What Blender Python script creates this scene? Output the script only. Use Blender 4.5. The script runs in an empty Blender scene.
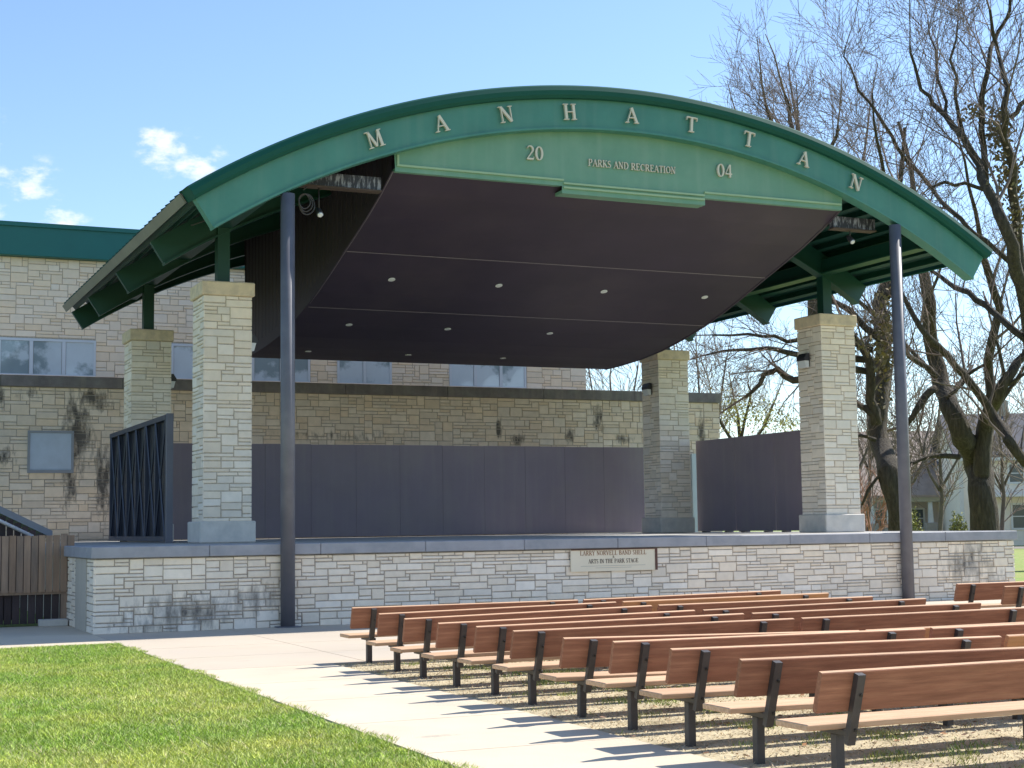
import bpy, math, random
import numpy as np
from mathutils import Vector, Matrix
R_ = math.radians
sc = bpy.context.scene
col = sc.collection

# ------------------------------------------------------------------ camera
CAM = Vector((-4.016, -25.331, 1.65)); FPX = 1530.9
FW = Vector((0.40890, 0.90789, 0.09244)).normalized()
RT = Vector((0.91223, -0.40945, -0.01376)); RT = (RT - FW*RT.dot(FW)).normalized()
UP = RT.cross(FW)
cd = bpy.data.cameras.new('camera'); cam = bpy.data.objects.new('camera', cd); col.objects.link(cam)
m3 = Matrix((RT, UP, -FW)).transposed()
cam.matrix_world = Matrix.Translation(CAM) @ m3.to_4x4()
cd.sensor_width = 36; cd.lens = FPX*36/1024; cd.clip_start = .1; cd.clip_end = 5000
sc.camera = cam

# ------------------------------------------------------------------ sky and sun
SUN = Vector((1.08, 0.13, 1.0)).normalized()
EL = math.asin(SUN.z); AZ = math.atan2(SUN.x, SUN.y)
w = bpy.data.worlds.new('World'); sc.world = w; w.use_nodes = True
nt = w.node_tree; nt.nodes.clear()
def N(nt, t, **k):
    n = nt.nodes.new(t)
    for a, b in k.items():
        setattr(n, a, b)
    return n
out = N(nt, 'ShaderNodeOutputWorld'); bg = N(nt, 'ShaderNodeBackground')
sky = N(nt, 'ShaderNodeTexSky'); sky.sky_type = 'NISHITA'; sky.sun_disc = False
sky.sun_elevation = EL; sky.sun_rotation = AZ; sky.air_density = 1.0; sky.dust_density = .3; sky.ozone_density = 3.6
bg.inputs[1].default_value = .091
# small white clouds low in the sky, placed by direction
tc = N(nt, 'ShaderNodeTexCoord')
noi = N(nt, 'ShaderNodeTexNoise'); noi.inputs['Scale'].default_value = 48; noi.inputs['Detail'].default_value = 8; noi.inputs['Roughness'].default_value = .6
mp = N(nt, 'ShaderNodeMapping'); mp.inputs['Scale'].default_value = (1, 1, 1.9)
nt.links.new(tc.outputs['Generated'], mp.inputs[0]); nt.links.new(mp.outputs[0], noi.inputs['Vector'])
def skydir(x, y):
    return (FW + RT*((x-512)/FPX) - UP*((y-384)/FPX)).normalized()
tot = None
CL = [(163,150,15,1.0),(148,143,10,.9),(182,160,15,.95),(205,171,16,.85),(228,180,15,.7),(38,183,15,.8),(28,176,9,.6),(60,218,20,.6),(40,220,12,.5),(-60,190,50,1.),(-140,260,70,.9)]
for (x, y, r, s) in CL:
    v = skydir(x, y)
    vm = N(nt, 'ShaderNodeVectorMath', operation='DISTANCE'); vm.inputs[1].default_value = v
    nt.links.new(tc.outputs['Generated'], vm.inputs[0])
    mr = N(nt, 'ShaderNodeMapRange', interpolation_type='SMOOTHSTEP')
    mr.inputs[1].default_value = 0; mr.inputs[2].default_value = r/FPX*2.5; mr.inputs[3].default_value = s; mr.inputs[4].default_value = 0
    nt.links.new(vm.outputs['Value'], mr.inputs[0])
    if tot is None: tot = mr.outputs[0]
    else:
        mx = N(nt, 'ShaderNodeMath', operation='MAXIMUM'); nt.links.new(tot, mx.inputs[0]); nt.links.new(mr.outputs[0], mx.inputs[1]); tot = mx.outputs[0]
a1 = N(nt, 'ShaderNodeMath', operation='MULTIPLY_ADD'); a1.inputs[1].default_value = 3.0; a1.inputs[2].default_value = -1.65
nt.links.new(noi.outputs['Fac'], a1.inputs[0])
a2 = N(nt, 'ShaderNodeMath', operation='ADD'); nt.links.new(a1.outputs[0], a2.inputs[0]); nt.links.new(tot, a2.inputs[1])
a3 = N(nt, 'ShaderNodeMapRange', interpolation_type='SMOOTHSTEP'); a3.inputs[1].default_value = .2; a3.inputs[2].default_value = 1.15; a3.inputs[4].default_value = .92
nt.links.new(a2.outputs[0], a3.inputs[0])
a4 = N(nt, 'ShaderNodeMath', operation='MULTIPLY'); nt.links.new(a3.outputs[0], a4.inputs[0])
a5 = N(nt, 'ShaderNodeMapRange'); a5.inputs[1].default_value = 0; a5.inputs[2].default_value = .45; nt.links.new(tot, a5.inputs[0]); nt.links.new(a5.outputs[0], a4.inputs[1])
mix = N(nt, 'ShaderNodeMix', data_type='RGBA'); mix.inputs[7].default_value = (5.2, 5.4, 5.6, 1)
nt.links.new(a4.outputs[0], mix.inputs[0]); nt.links.new(sky.outputs[0], mix.inputs[6])
nt.links.new(mix.outputs[2], bg.inputs[0]); nt.links.new(bg.outputs[0], out.inputs[0])
sl = bpy.data.lights.new('sun', 'SUN'); sl.energy = 3.3; sl.angle = R_(.5); sl.color = (1, .95, .87)
so = bpy.data.objects.new('sun', sl); col.objects.link(so); so.location = (30, 5, 30)
so.rotation_euler = (-SUN).to_track_quat('-Z', 'Y').to_euler()
vs = sc.view_settings; vs.view_transform = 'Standard'; vs.look = 'None'; vs.gamma = 1; vs.exposure = 1.28
sc.render.engine = 'CYCLES'; sc.cycles.max_bounces = 8; sc.cycles.diffuse_bounces = 5

# ------------------------------------------------------------------ helpers
class MB:
    def __init__(s): s.v = []; s.f = []; s.m = []; s.sm = []
    def add(s, vs, fs, mi=0, smooth=False):
        o = len(s.v); s.v.extend([tuple(v) for v in vs])
        for f in fs: s.f.append([o+i for i in f]); s.m.append(mi); s.sm.append(smooth)
    def box(s, a, b, mi=0):
        x0,y0,z0 = a; x1,y1,z1 = b
        s.add([(x0,y0,z0),(x1,y0,z0),(x1,y1,z0),(x0,y1,z0),(x0,y0,z1),(x1,y0,z1),(x1,y1,z1),(x0,y1,z1)],
              [(0,3,2,1),(4,5,6,7),(0,1,5,4),(1,2,6,5),(2,3,7,6),(3,0,4,7)], mi)
    def bbox(s, a, b, bev=.01, mi=0):      # box with chamfered edges (all 12)
        x0,y0,z0 = a; x1,y1,z1 = b; c = bev
        vs = []; idx = {}
        for ix,x in ((0,x0),(1,x1)):
            for iy,y in ((0,y0),(1,y1)):
                for iz,z in ((0,z0),(1,z1)):
                    dx = c if ix==0 else -c; dy = c if iy==0 else -c; dz = c if iz==0 else -c
                    idx[ix,iy,iz,'x'] = len(vs); vs.append((x,y+dy,z+dz))
                    idx[ix,iy,iz,'y'] = len(vs); vs.append((x+dx,y,z+dz))
                    idx[ix,iy,iz,'z'] = len(vs); vs.append((x+dx,y+dy,z))
        f = []
        for i in (0,1):
            q = [idx[i,0,0,'x'],idx[i,1,0,'x'],idx[i,1,1,'x'],idx[i,0,1,'x']]; f.append(q if i else q[::-1])
            q = [idx[0,i,0,'y'],idx[1,i,0,'y'],idx[1,i,1,'y'],idx[0,i,1,'y']]; f.append(q[::-1] if i else q)
            q = [idx[0,0,i,'z'],idx[1,0,i,'z'],idx[1,1,i,'z'],idx[0,1,i,'z']]; f.append(q if i else q[::-1])
        for a_ in (0,1):
            for b_ in (0,1):
                f.append([idx[0,a_,b_,'y'],idx[1,a_,b_,'y'],idx[1,a_,b_,'z'],idx[0,a_,b_,'z']][::1 if a_!=b_ else -1])
                f.append([idx[a_,0,b_,'x'],idx[a_,1,b_,'x'],idx[a_,1,b_,'z'],idx[a_,0,b_,'z']][::-1 if a_!=b_ else 1])
                f.append([idx[a_,b_,0,'x'],idx[a_,b_,1,'x'],idx[a_,b_,1,'y'],idx[a_,b_,0,'y']][::1 if a_!=b_ else -1])
        for k in [(i,j,l) for i in (0,1) for j in (0,1) for l in (0,1)]:
            q = [idx[k+('x',)],idx[k+('y',)],idx[k+('z',)]]
            f.append(q if (k[0]+k[1]+k[2])%2 else q[::-1])
        s.add(vs, f, mi)
    def prism(s, poly, ext, mi=0):          # poly: list of 3D points (planar), ext: vector
        n = len(poly); e = Vector(ext)
        vs = [Vector(p) for p in poly]+[Vector(p)+e for p in poly]
        f = [list(range(n))[::-1], list(range(n, 2*n))]+[(i,(i+1)%n,n+(i+1)%n,n+i) for i in range(n)]
        s.add(vs, f, mi)
    def tube(s, pts, rad, n=8, mi=0, caps=True, smooth=True):
        pts = [Vector(p) for p in pts]; L = len(pts)
        if not hasattr(rad, '__len__'): rad = [rad]*L
        vs = []; ref = None
        for i, p in enumerate(pts):
            t = (pts[min(i+1,L-1)]-pts[max(i-1,0)]).normalized()
            if ref is None:
                ref = t.cross(Vector((0,0,1)) if abs(t.z)<.9 else Vector((1,0,0))).normalized()
            ref = (ref - t*ref.dot(t))
            ref = ref.normalized() if ref.length > 1e-6 else t.orthogonal().normalized()
            b = t.cross(ref)
            for k in range(n):
                a = 2*math.pi*k/n
                vs.append(p+(ref*math.cos(a)+b*math.sin(a))*rad[i])
        f = []
        for i in range(L-1):
            for k in range(n):
                f.append((i*n+k, i*n+(k+1)%n, (i+1)*n+(k+1)%n, (i+1)*n+k))
        o = len(s.v); s.v.extend([tuple(v) for v in vs])
        for q in f: s.f.append([o+i for i in q]); s.m.append(mi); s.sm.append(smooth)
        if caps:
            s.f.append([o+i for i in range(n)][::-1]); s.m.append(mi); s.sm.append(False)
            s.f.append([o+(L-1)*n+i for i in range(n)]); s.m.append(mi); s.sm.append(False)
    def build(s, name, mats, parent=None, loc=None):
        me = bpy.data.meshes.new(name); me.from_pydata(s.v, [], s.f)
        if not isinstance(mats, (list, tuple)): mats = [mats]
        for m in mats: me.materials.append(m)
        me.polygons.foreach_set('material_index', s.m); me.polygons.foreach_set('use_smooth', s.sm)
        me.update()
        o = bpy.data.objects.new(name, me); col.objects.link(o)
        if parent: o.parent = parent
        if loc: o.location = loc
        return o
def tag(o, label=None, cat=None, group=None, kind=None):
    if label: o['label'] = label
    if cat: o['category'] = cat
    if group: o['group'] = group
    if kind: o['kind'] = kind
    return o
def empty(name, label, cat, group=None, loc=(0,0,0), rot=(0,0,0)):
    o = bpy.data.objects.new(name, None); col.objects.link(o); o.location = loc; o.rotation_euler = rot
    return tag(o, label, cat, group)
def copy_tree(o, parent=None):
    c = o.copy(); col.objects.link(c); c.parent = parent
    for ch in list(o.children): copy_tree(ch, c)
    return c
def at(x, y, d):
    return CAM+FW*d+RT*((x-512)/FPX*d)-UP*((y-384)/FPX*d)

# ------------------------------------------------------------------ materials
def mat(name, c, rough=.7, var=.12, scale=3, bump=0, bscale=30, c2=None, metal=0, spec=None, island=0, stretch=None, c2lo=.45, c2hi=.7, c2scale=None, streak=None, objrand=0, bdist=.02):
    m = bpy.data.materials.new(name); m.use_nodes = True; nt = m.node_tree
    b = nt.nodes['Principled BSDF']; b.inputs['Roughness'].default_value = rough; b.inputs['Metallic'].default_value = metal
    if spec is not None: b.inputs['Specular IOR Level'].default_value = spec
    g = N(nt, 'ShaderNodeNewGeometry'); pos = g.outputs['Position']
    if stretch:
        t = N(nt, 'ShaderNodeTexCoord'); mpn = N(nt, 'ShaderNodeMapping'); mpn.inputs['Scale'].default_value = stretch
        nt.links.new(t.outputs['Object'], mpn.inputs[0]); pos = mpn.outputs[0]
    def noise(sc_, det=6, r=.6):
        n = N(nt, 'ShaderNodeTexNoise'); n.inputs['Scale'].default_value = sc_; n.inputs['Detail'].default_value = det; n.inputs['Roughness'].default_value = r
        nt.links.new(pos, n.inputs['Vector']); return n.outputs['Fac']
    cur = N(nt, 'ShaderNodeRGB'); cur.outputs[0].default_value = (*c, 1); cur = cur.outputs[0]
    def mixc(fac, a, b_, blend='MIX'):
        mx = N(nt, 'ShaderNodeMix', data_type='RGBA', blend_type=blend)
        if isinstance(fac, float): mx.inputs[0].default_value = fac
        else: nt.links.new(fac, mx.inputs[0])
        nt.links.new(a, mx.inputs[6])
        if isinstance(b_, tuple): mx.inputs[7].default_value = (*b_, 1)
        else: nt.links.new(b_, mx.inputs[7])
        return mx.outputs[2]
    def rng(src, a, b_, lo=0., hi=1.):
        r = N(nt, 'ShaderNodeMapRange'); r.inputs[1].default_value = a; r.inputs[2].default_value = b_; r.inputs[3].default_value = lo; r.inputs[4].default_value = hi
        nt.links.new(src, r.inputs[0]); return r.outputs[0]
    if c2: cur = mixc(rng(noise(c2scale or scale*.7), c2lo, c2hi), cur, c2)
    if island:
        v = rng(g.outputs['Random Per Island'], 0, 1, 1-island, 1+island)
        h = N(nt, 'ShaderNodeHueSaturation'); nt.links.new(cur, h.inputs['Color']); nt.links.new(v, h.inputs['Value'])
        wn = N(nt, 'ShaderNodeMath', operation='FRACT'); mu = N(nt, 'ShaderNodeMath', operation='MULTIPLY'); mu.inputs[1].default_value = 17.3
        nt.links.new(g.outputs['Random Per Island'], mu.inputs[0]); nt.links.new(mu.outputs[0], wn.inputs[0])
        nt.links.new(rng(wn.outputs[0], 0, 1, .82, 1.18), h.inputs['Saturation'])
        cur = h.outputs[0]
    if var:
        v = rng(noise(scale), .3, .7, 1-var, 1+var)
        h = N(nt, 'ShaderNodeHueSaturation'); nt.links.new(cur, h.inputs['Color']); nt.links.new(v, h.inputs['Value']); cur = h.outputs[0]
    if streak:   # vertical rain streaks: (colour, amount)
        n = N(nt, 'ShaderNodeTexNoise'); n.inputs['Scale'].default_value = 1; n.inputs['Detail'].default_value = 5
        mpn = N(nt, 'ShaderNodeMapping'); mpn.inputs['Scale'].default_value = (5, 5, .35)
        nt.links.new(g.outputs['Position'], mpn.inputs[0]); nt.links.new(mpn.outputs[0], n.inputs['Vector'])
        cur = mixc(rng(n.outputs['Fac'], .5, .75, 0, streak[1]), cur, streak[0])
    m['cur'] = 0
    nt.links.new(cur, b.inputs['Base Color'])
    if bump:
        bp = N(nt, 'ShaderNodeBump'); bp.inputs['Strength'].default_value = bump; bp.inputs['Distance'].default_value = bdist
        nt.links.new(noise(bscale), bp.inputs['Height']); nt.links.new(bp.outputs[0], b.inputs['Normal'])
    if objrand:
        oi = N(nt, 'ShaderNodeObjectInfo'); src = b.inputs['Base Color'].links[0].from_socket
        h = N(nt, 'ShaderNodeHueSaturation'); nt.links.new(src, h.inputs['Color']); nt.links.new(rng(oi.outputs['Random'], 0, 1, 1-objrand, 1+objrand), h.inputs['Value']); nt.links.new(h.outputs[0], b.inputs['Base Color'])
    return m
def add_stains(m, stains, colr=(.03,.028,.025), hi=1.2):
    """dark weathering patches with a shape of their own: (centre, radii, strength)"""
    nt = m.node_tree; b = nt.nodes['Principled BSDF']; src = b.inputs['Base Color'].links[0].from_socket
    g = N(nt, 'ShaderNodeNewGeometry')
    tot = None
    for (c, r, s) in stains:
        sb = N(nt, 'ShaderNodeVectorMath', operation='SUBTRACT'); sb.inputs[1].default_value = c; nt.links.new(g.outputs['Position'], sb.inputs[0])
        dv = N(nt, 'ShaderNodeVectorMath', operation='DIVIDE'); dv.inputs[1].default_value = r; nt.links.new(sb.outputs[0], dv.inputs[0])
        ln = N(nt, 'ShaderNodeVectorMath', operation='LENGTH'); nt.links.new(dv.outputs[0], ln.inputs[0])
        mr = N(nt, 'ShaderNodeMapRange'); mr.inputs[1].default_value = 0; mr.inputs[2].default_value = 1; mr.inputs[3].default_value = s; mr.inputs[4].default_value = 0
        nt.links.new(ln.outputs['Value'], mr.inputs[0])
        if tot is None: tot = mr.outputs[0]
        else:
            mx = N(nt, 'ShaderNodeMath', operation='MAXIMUM'); nt.links.new(tot, mx.inputs[0]); nt.links.new(mr.outputs[0], mx.inputs[1]); tot = mx.outputs[0]
    n = N(nt, 'ShaderNodeTexNoise'); n.inputs['Scale'].default_value = 3.2; n.inputs['Detail'].default_value = 8; n.inputs['Roughness'].default_value = .68
    mpn = N(nt, 'ShaderNodeMapping'); mpn.inputs['Scale'].default_value = (2.2, 2.2, .75); nt.links.new(g.outputs['Position'], mpn.inputs[0]); nt.links.new(mpn.outputs[0], n.inputs['Vector'])
    ad = N(nt, 'ShaderNodeMath', operation='MULTIPLY_ADD'); ad.inputs[1].default_value = 2.6; ad.inputs[2].default_value = -1.3; nt.links.new(n.outputs['Fac'], ad.inputs[0])
    s2 = N(nt, 'ShaderNodeMath', operation='ADD'); nt.links.new(ad.outputs[0], s2.inputs[0]); nt.links.new(tot, s2.inputs[1])
    mr = N(nt, 'ShaderNodeMapRange'); mr.inputs[1].default_value = .25; mr.inputs[2].default_value = hi; mr.inputs[4].default_value = .9; nt.links.new(s2.outputs[0], mr.inputs[0])
    gt = N(nt, 'ShaderNodeMapRange'); gt.inputs[1].default_value = 0; gt.inputs[2].default_value = .25; nt.links.new(tot, gt.inputs[0])
    ml = N(nt, 'ShaderNodeMath', operation='MULTIPLY'); nt.links.new(mr.outputs[0], ml.inputs[0]); nt.links.new(gt.outputs[0], ml.inputs[1])
    mx = N(nt, 'ShaderNodeMix', data_type='RGBA'); mx.inputs[7].default_value = (*colr, 1)
    nt.links.new(ml.outputs[0], mx.inputs[0]); nt.links.new(src, mx.inputs[6]); nt.links.new(mx.outputs[2], b.inputs['Base Color'])

STONE = mat('limestone', (.86,.745,.615), .85, .06, 6, .5, 40, c2=(.80,.71,.60), island=.09, c2scale=.8)
STONE_STAGE = mat('limestone_stage', (.86,.755,.63), .85, .07, 6, .5, 40, c2=(.79,.70,.59), island=.09, c2scale=.8)
add_stains(STONE_STAGE, [((1.5,-.02,.32),(1.5,.6,.42),1.0),((2.6,-.02,.5),(.9,.6,.4),.8),((.9,-.02,.12),(.9,.6,.3),.8),((17.7,-.02,.75),(1.0,.6,.75),1.0),((18.3,-.02,.3),(.7,.5,.5),.8),((5.2,0,.08),(1.5,.4,.16),.7),((11,0,.08),(5,.4,.14),.5)], (.05,.05,.052))
STONE_LOW = mat('limestone_old', (.75,.61,.48), .88, .08, 5, .5, 40, c2=(.68,.56,.455), island=.08, c2scale=.7)
add_stains(STONE_LOW, [((1.95,15.1,4.2),(.55,.6,1.6),1.05),((2.35,15.1,5.1),(.7,.6,.5),1.0),((1.75,15.1,3.),(.3,.6,1.2),.9),((2.6,15.1,3.0),(.35,.6,1.5),1.0),((3.3,15.1,3.6),(.5,.5,.7),.8),((-.05,15.1,5.1),(.3,.5,.6),.9),((.1,15.1,3.6),(.6,.5,.5),.7),((.7,15.1,5.2),(.5,.5,.3),.6),((13.8,15.1,4.5),(.14,.5,.6),1.15),((14.4,15.1,4.15),(.4,.5,.25),1.0),((17.,15.1,4.8),(.35,.5,.6),.9),((16.1,15.1,4.3),(.3,.5,.4),.9),((9,15.1,4.2),(3,.5,.25),.5),((17.9,15.1,4.2),(.5,.5,.25),.9),((20.6,15.1,4.4),(.25,.5,1.),1.),((11,15.1,5.45),(9,.5,.14),.6)], (.045,.04,.038), .85)
STONE_UP = mat('limestone_upper', (.88,.72,.55), .85, .04, 5, .4, 40, c2=(.84,.70,.54), island=.05)
MORTAR = mat('mortar', (.40,.34,.29), .9, .2, 20)
MORTAR_L = mat('mortar_light', (.50,.42,.34), .9, .2, 20)
CAPST = mat('capstone', (.74,.60,.42), .8, .1, 7, .3, 50, c2=(.56,.46,.34))
BASEST = mat('base_stone', (.62,.57,.51), .8, .08, 5, .2, 50, c2=(.53,.50,.46))
COPING = mat('coping_concrete', (.33,.33,.36), .75, .08, 4, .2, 50, c2=(.27,.28,.31))
COPDARK = mat('parapet_concrete', (.18,.155,.155), .85, .2, 4, .3, 40, c2=(.2,.19,.18), streak=((.3,.27,.22),.5))
FLOORC = mat('stage_concrete', (.42,.41,.39), .7, .1, 2)
GREEN = mat('green_fascia_paint', (.052,.205,.165), .5, .08, 1.6, 0, c2=(.07,.235,.185), c2scale=.9, streak=((.11,.25,.20),.45))
GREEN2 = mat('green_gutter_paint', (.008,.080,.062), .65, .05, 2, spec=.2)
GREENP = mat('green_panel_paint', (.135,.290,.200), .5, .05, 2, c2=(.17,.32,.225), streak=((.21,.34,.25),.5))
GREEND = mat('green_steel_paint', (.007,.058,.042), .45, .06, 2)
DECK = mat('green_deck', (.008,.060,.043), .5, .08, 2)
SEAM = mat('roof_metal_green', (.02,.14,.11), .4, .08, 2)
TEAL = mat('teal_fascia', (.006,.13,.115), .45, .05, 1.5)
EAVE = mat('eave_trim', (.20,.20,.17), .5, .1, 2)
CEIL = mat('dark_ceiling_panel', (.036,.024,.044), .6, .14, .7, c2=(.05,.036,.052))
SIDING = mat('dark_siding', (.038,.026,.044), .6, .15, 1.2)
SEAMW = mat('pale_joint_strip', (.20,.175,.19), .6, .1)
PANEL = mat('grey_purple_panel', (.25,.20,.235), .6, .05, 1.2, 0, c2=(.27,.22,.235), streak=((.30,.26,.26),.5))
NAVY = mat('slate_pole_paint', (.115,.115,.140), .5, .1, 2.5, c2=(.15,.148,.17))
NAVYF = mat('dark_flat_brace', (.045,.05,.075), .5, .1, 2.5)
NAVY2 = mat('dark_flat_frame', (.020,.022,.035), .5, .1, 2)
LETTER = mat('letter_cream', (.62,.58,.48), .5, .04)
WOODF = mat('old_fence_board', (.34,.20,.12), .85, .15, 3, .3, 30, island=.16, c2=(.26,.165,.11), stretch=(6,6,.7))
WOODD = mat('dark_fence_board', (.055,.036,.036), .85, .2, 3, .3, 30, island=.25)
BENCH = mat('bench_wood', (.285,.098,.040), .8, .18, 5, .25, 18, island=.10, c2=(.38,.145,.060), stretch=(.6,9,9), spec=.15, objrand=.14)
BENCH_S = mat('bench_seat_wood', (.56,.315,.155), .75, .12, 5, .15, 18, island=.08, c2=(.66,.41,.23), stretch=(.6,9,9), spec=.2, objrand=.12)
BENCH_O = mat('bench_orange_wood', (.52,.24,.10), .8, .12, 5, .15, 18, c2=(.42,.22,.11), stretch=(.6,9,9))  # lighter orange tone for a few backrest planks
STEELB = mat('bench_steel', (.065,.058,.058), .5, .2, 8, .1, 60, metal=.3)
BOLT = mat('bolt_steel', (.01,.01,.01), .4, 0)
FRAMEW = mat('window_frame_white', (.62,.66,.72), .5, .03)
GLASS = mat('window_glass', (.62,.69,.75), .06, .12, .5, spec=.9, c2=(.30,.37,.40), c2scale=.55, c2lo=.48, c2hi=.53)  # pale sky and darker hill reflections painted into the pane colour
WALLC = mat('utility_panel_paint', (.44,.50,.60), .6, .08, 3)
LIGHTB = mat('lamp_housing', (.03,.03,.035), .5, .1)
LENS = mat('lamp_lens', (.7,.72,.72), .25, .03)
CABLE = mat('cable_grey', (.06,.06,.07), .6, .1)
BEAMW = mat('weathered_beam', (.035,.035,.05), .6, .2, 4, c2=(.30,.30,.36), stretch=(9,3,2), c2lo=.5, c2hi=.62)
BEAMR = mat('rusty_flange', (.08,.055,.045), .8, .2, 5)
SIGNM = mat('sign_cream', (.78,.69,.53), .6, .03, 2)
SIGNB = mat('sign_brown', (.10,.035,.025), .5, .05)
SIGNT = mat('sign_text_dark', (.06,.035,.03), .6, 0)
SIGNT2 = mat('sign_text_brown', (.28,.12,.05), .6, 0)
SIGNG = mat('sign_text_grey', (.30,.29,.27), .6, 0)
BARK = mat('bark', (.055,.044,.032), .95, .35, 4, 1.0, 5, c2=(.10,.082,.06), stretch=(3,3,.7), bdist=.12)
BARK2 = mat('bark_grey', (.13,.105,.085), .95, .25, 4)
BARKT = mat('twig_bark', (.17,.125,.105), .95, .2, 2)
BARKL = mat('pale_twigs', (.24,.19,.155), .95, .2, 2)
BARKR = mat('reddish_stem', (.30,.15,.10), .9, .2, 3)
IVY = mat('dry_vine_leaves', (.16,.125,.06), .9, .1, 1, island=.45)
BUD = mat('yellow_buds', (.42,.38,.12), .9, .1, 1, island=.3)

# ------------------------------------------------------------------ ground
def ground_sheet(name, poly, z, m, kind='structure'):
    b = MB(); b.add([(x, y, z) for x, y in poly], [list(range(len(poly)))]); o = b.build(name, m); o['kind'] = kind; return o
def lawn_mat():
    m = mat('lawn', (.19,.28,.05), .95, .3, 6, .6, 25, c2=(.33,.30,.11), c2scale=.8, c2lo=.4, c2hi=.75)
    return m
ground_sheet('ground', [(-1500,-1500),(2500,-1500),(2500,3000),(-1500,3000)], 0, lawn_mat())
CONC = mat('path_concrete', (.62,.52,.39), .85, .06, 1.1, .25, 60, c2=(.54,.46,.355), c2scale=.5)
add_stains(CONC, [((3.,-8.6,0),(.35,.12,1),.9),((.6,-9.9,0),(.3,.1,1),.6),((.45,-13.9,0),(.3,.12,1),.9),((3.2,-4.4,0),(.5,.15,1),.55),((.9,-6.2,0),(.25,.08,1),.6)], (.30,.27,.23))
DIRT = mat('dry_ground', (.48,.41,.265), .95, .2, 7, .9, 22, c2=(.27,.225,.13), c2scale=1.6, c2lo=.5, c2hi=.68)
CONC2 = mat('plaza_concrete', (.53,.45,.355), .85, .07, .9, .25, 60, c2=(.45,.39,.32), c2scale=.45)
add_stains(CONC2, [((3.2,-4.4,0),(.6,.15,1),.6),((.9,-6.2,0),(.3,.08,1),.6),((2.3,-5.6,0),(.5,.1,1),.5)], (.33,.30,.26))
# concrete in front of the stage with sawn joints
rng = random.Random(3)
cp = MB()
def slabs(x0, x1, y0, y1, nx, ny, z):
    for i in range(nx):
        for j in range(ny):
            a = x0+(x1-x0)*i/nx; b_ = x0+(x1-x0)*(i+1)/nx; c = y0+(y1-y0)*j/ny; d = y0+(y1-y0)*(j+1)/ny
            g = .006; cp.box((a+g, c+g, -.05), (b_-g, d-g, z))
cp0 = cp; cp = MB(); slabs(0, 19.5, -7.2, .1, 9, 4, .012)
o = cp.build('plaza', CONC2); o['kind'] = 'structure'; cp = cp0
slabs(0, 1.7, -26, -7.2, 1, 10, .012)
slabs(-14, 0, -2.15, 2.95, 7, 2, .012)
o = cp.build('paved_path', CONC); o['kind'] = 'structure'
cb = MB(); cb.add([(-14,-2.12,.002),(19.4,-2.12,.002),(19.4,.05,.002),(-14,.05,.002)],[(0,1,2,3)])
ground_sheet('bare_ground', [(1.72,-26),(24,-26),(24,-7.22),(1.72,-7.22)], .004, DIRT)
ground_sheet('road', [tuple(at(700,500,86)[:2]), tuple(at(1400,500,86)[:2]), tuple(at(1400,500,93)[:2]), tuple(at(700,500,93)[:2])], .006, mat('road_asphalt', (.20,.18,.16), .9, .1))

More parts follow.
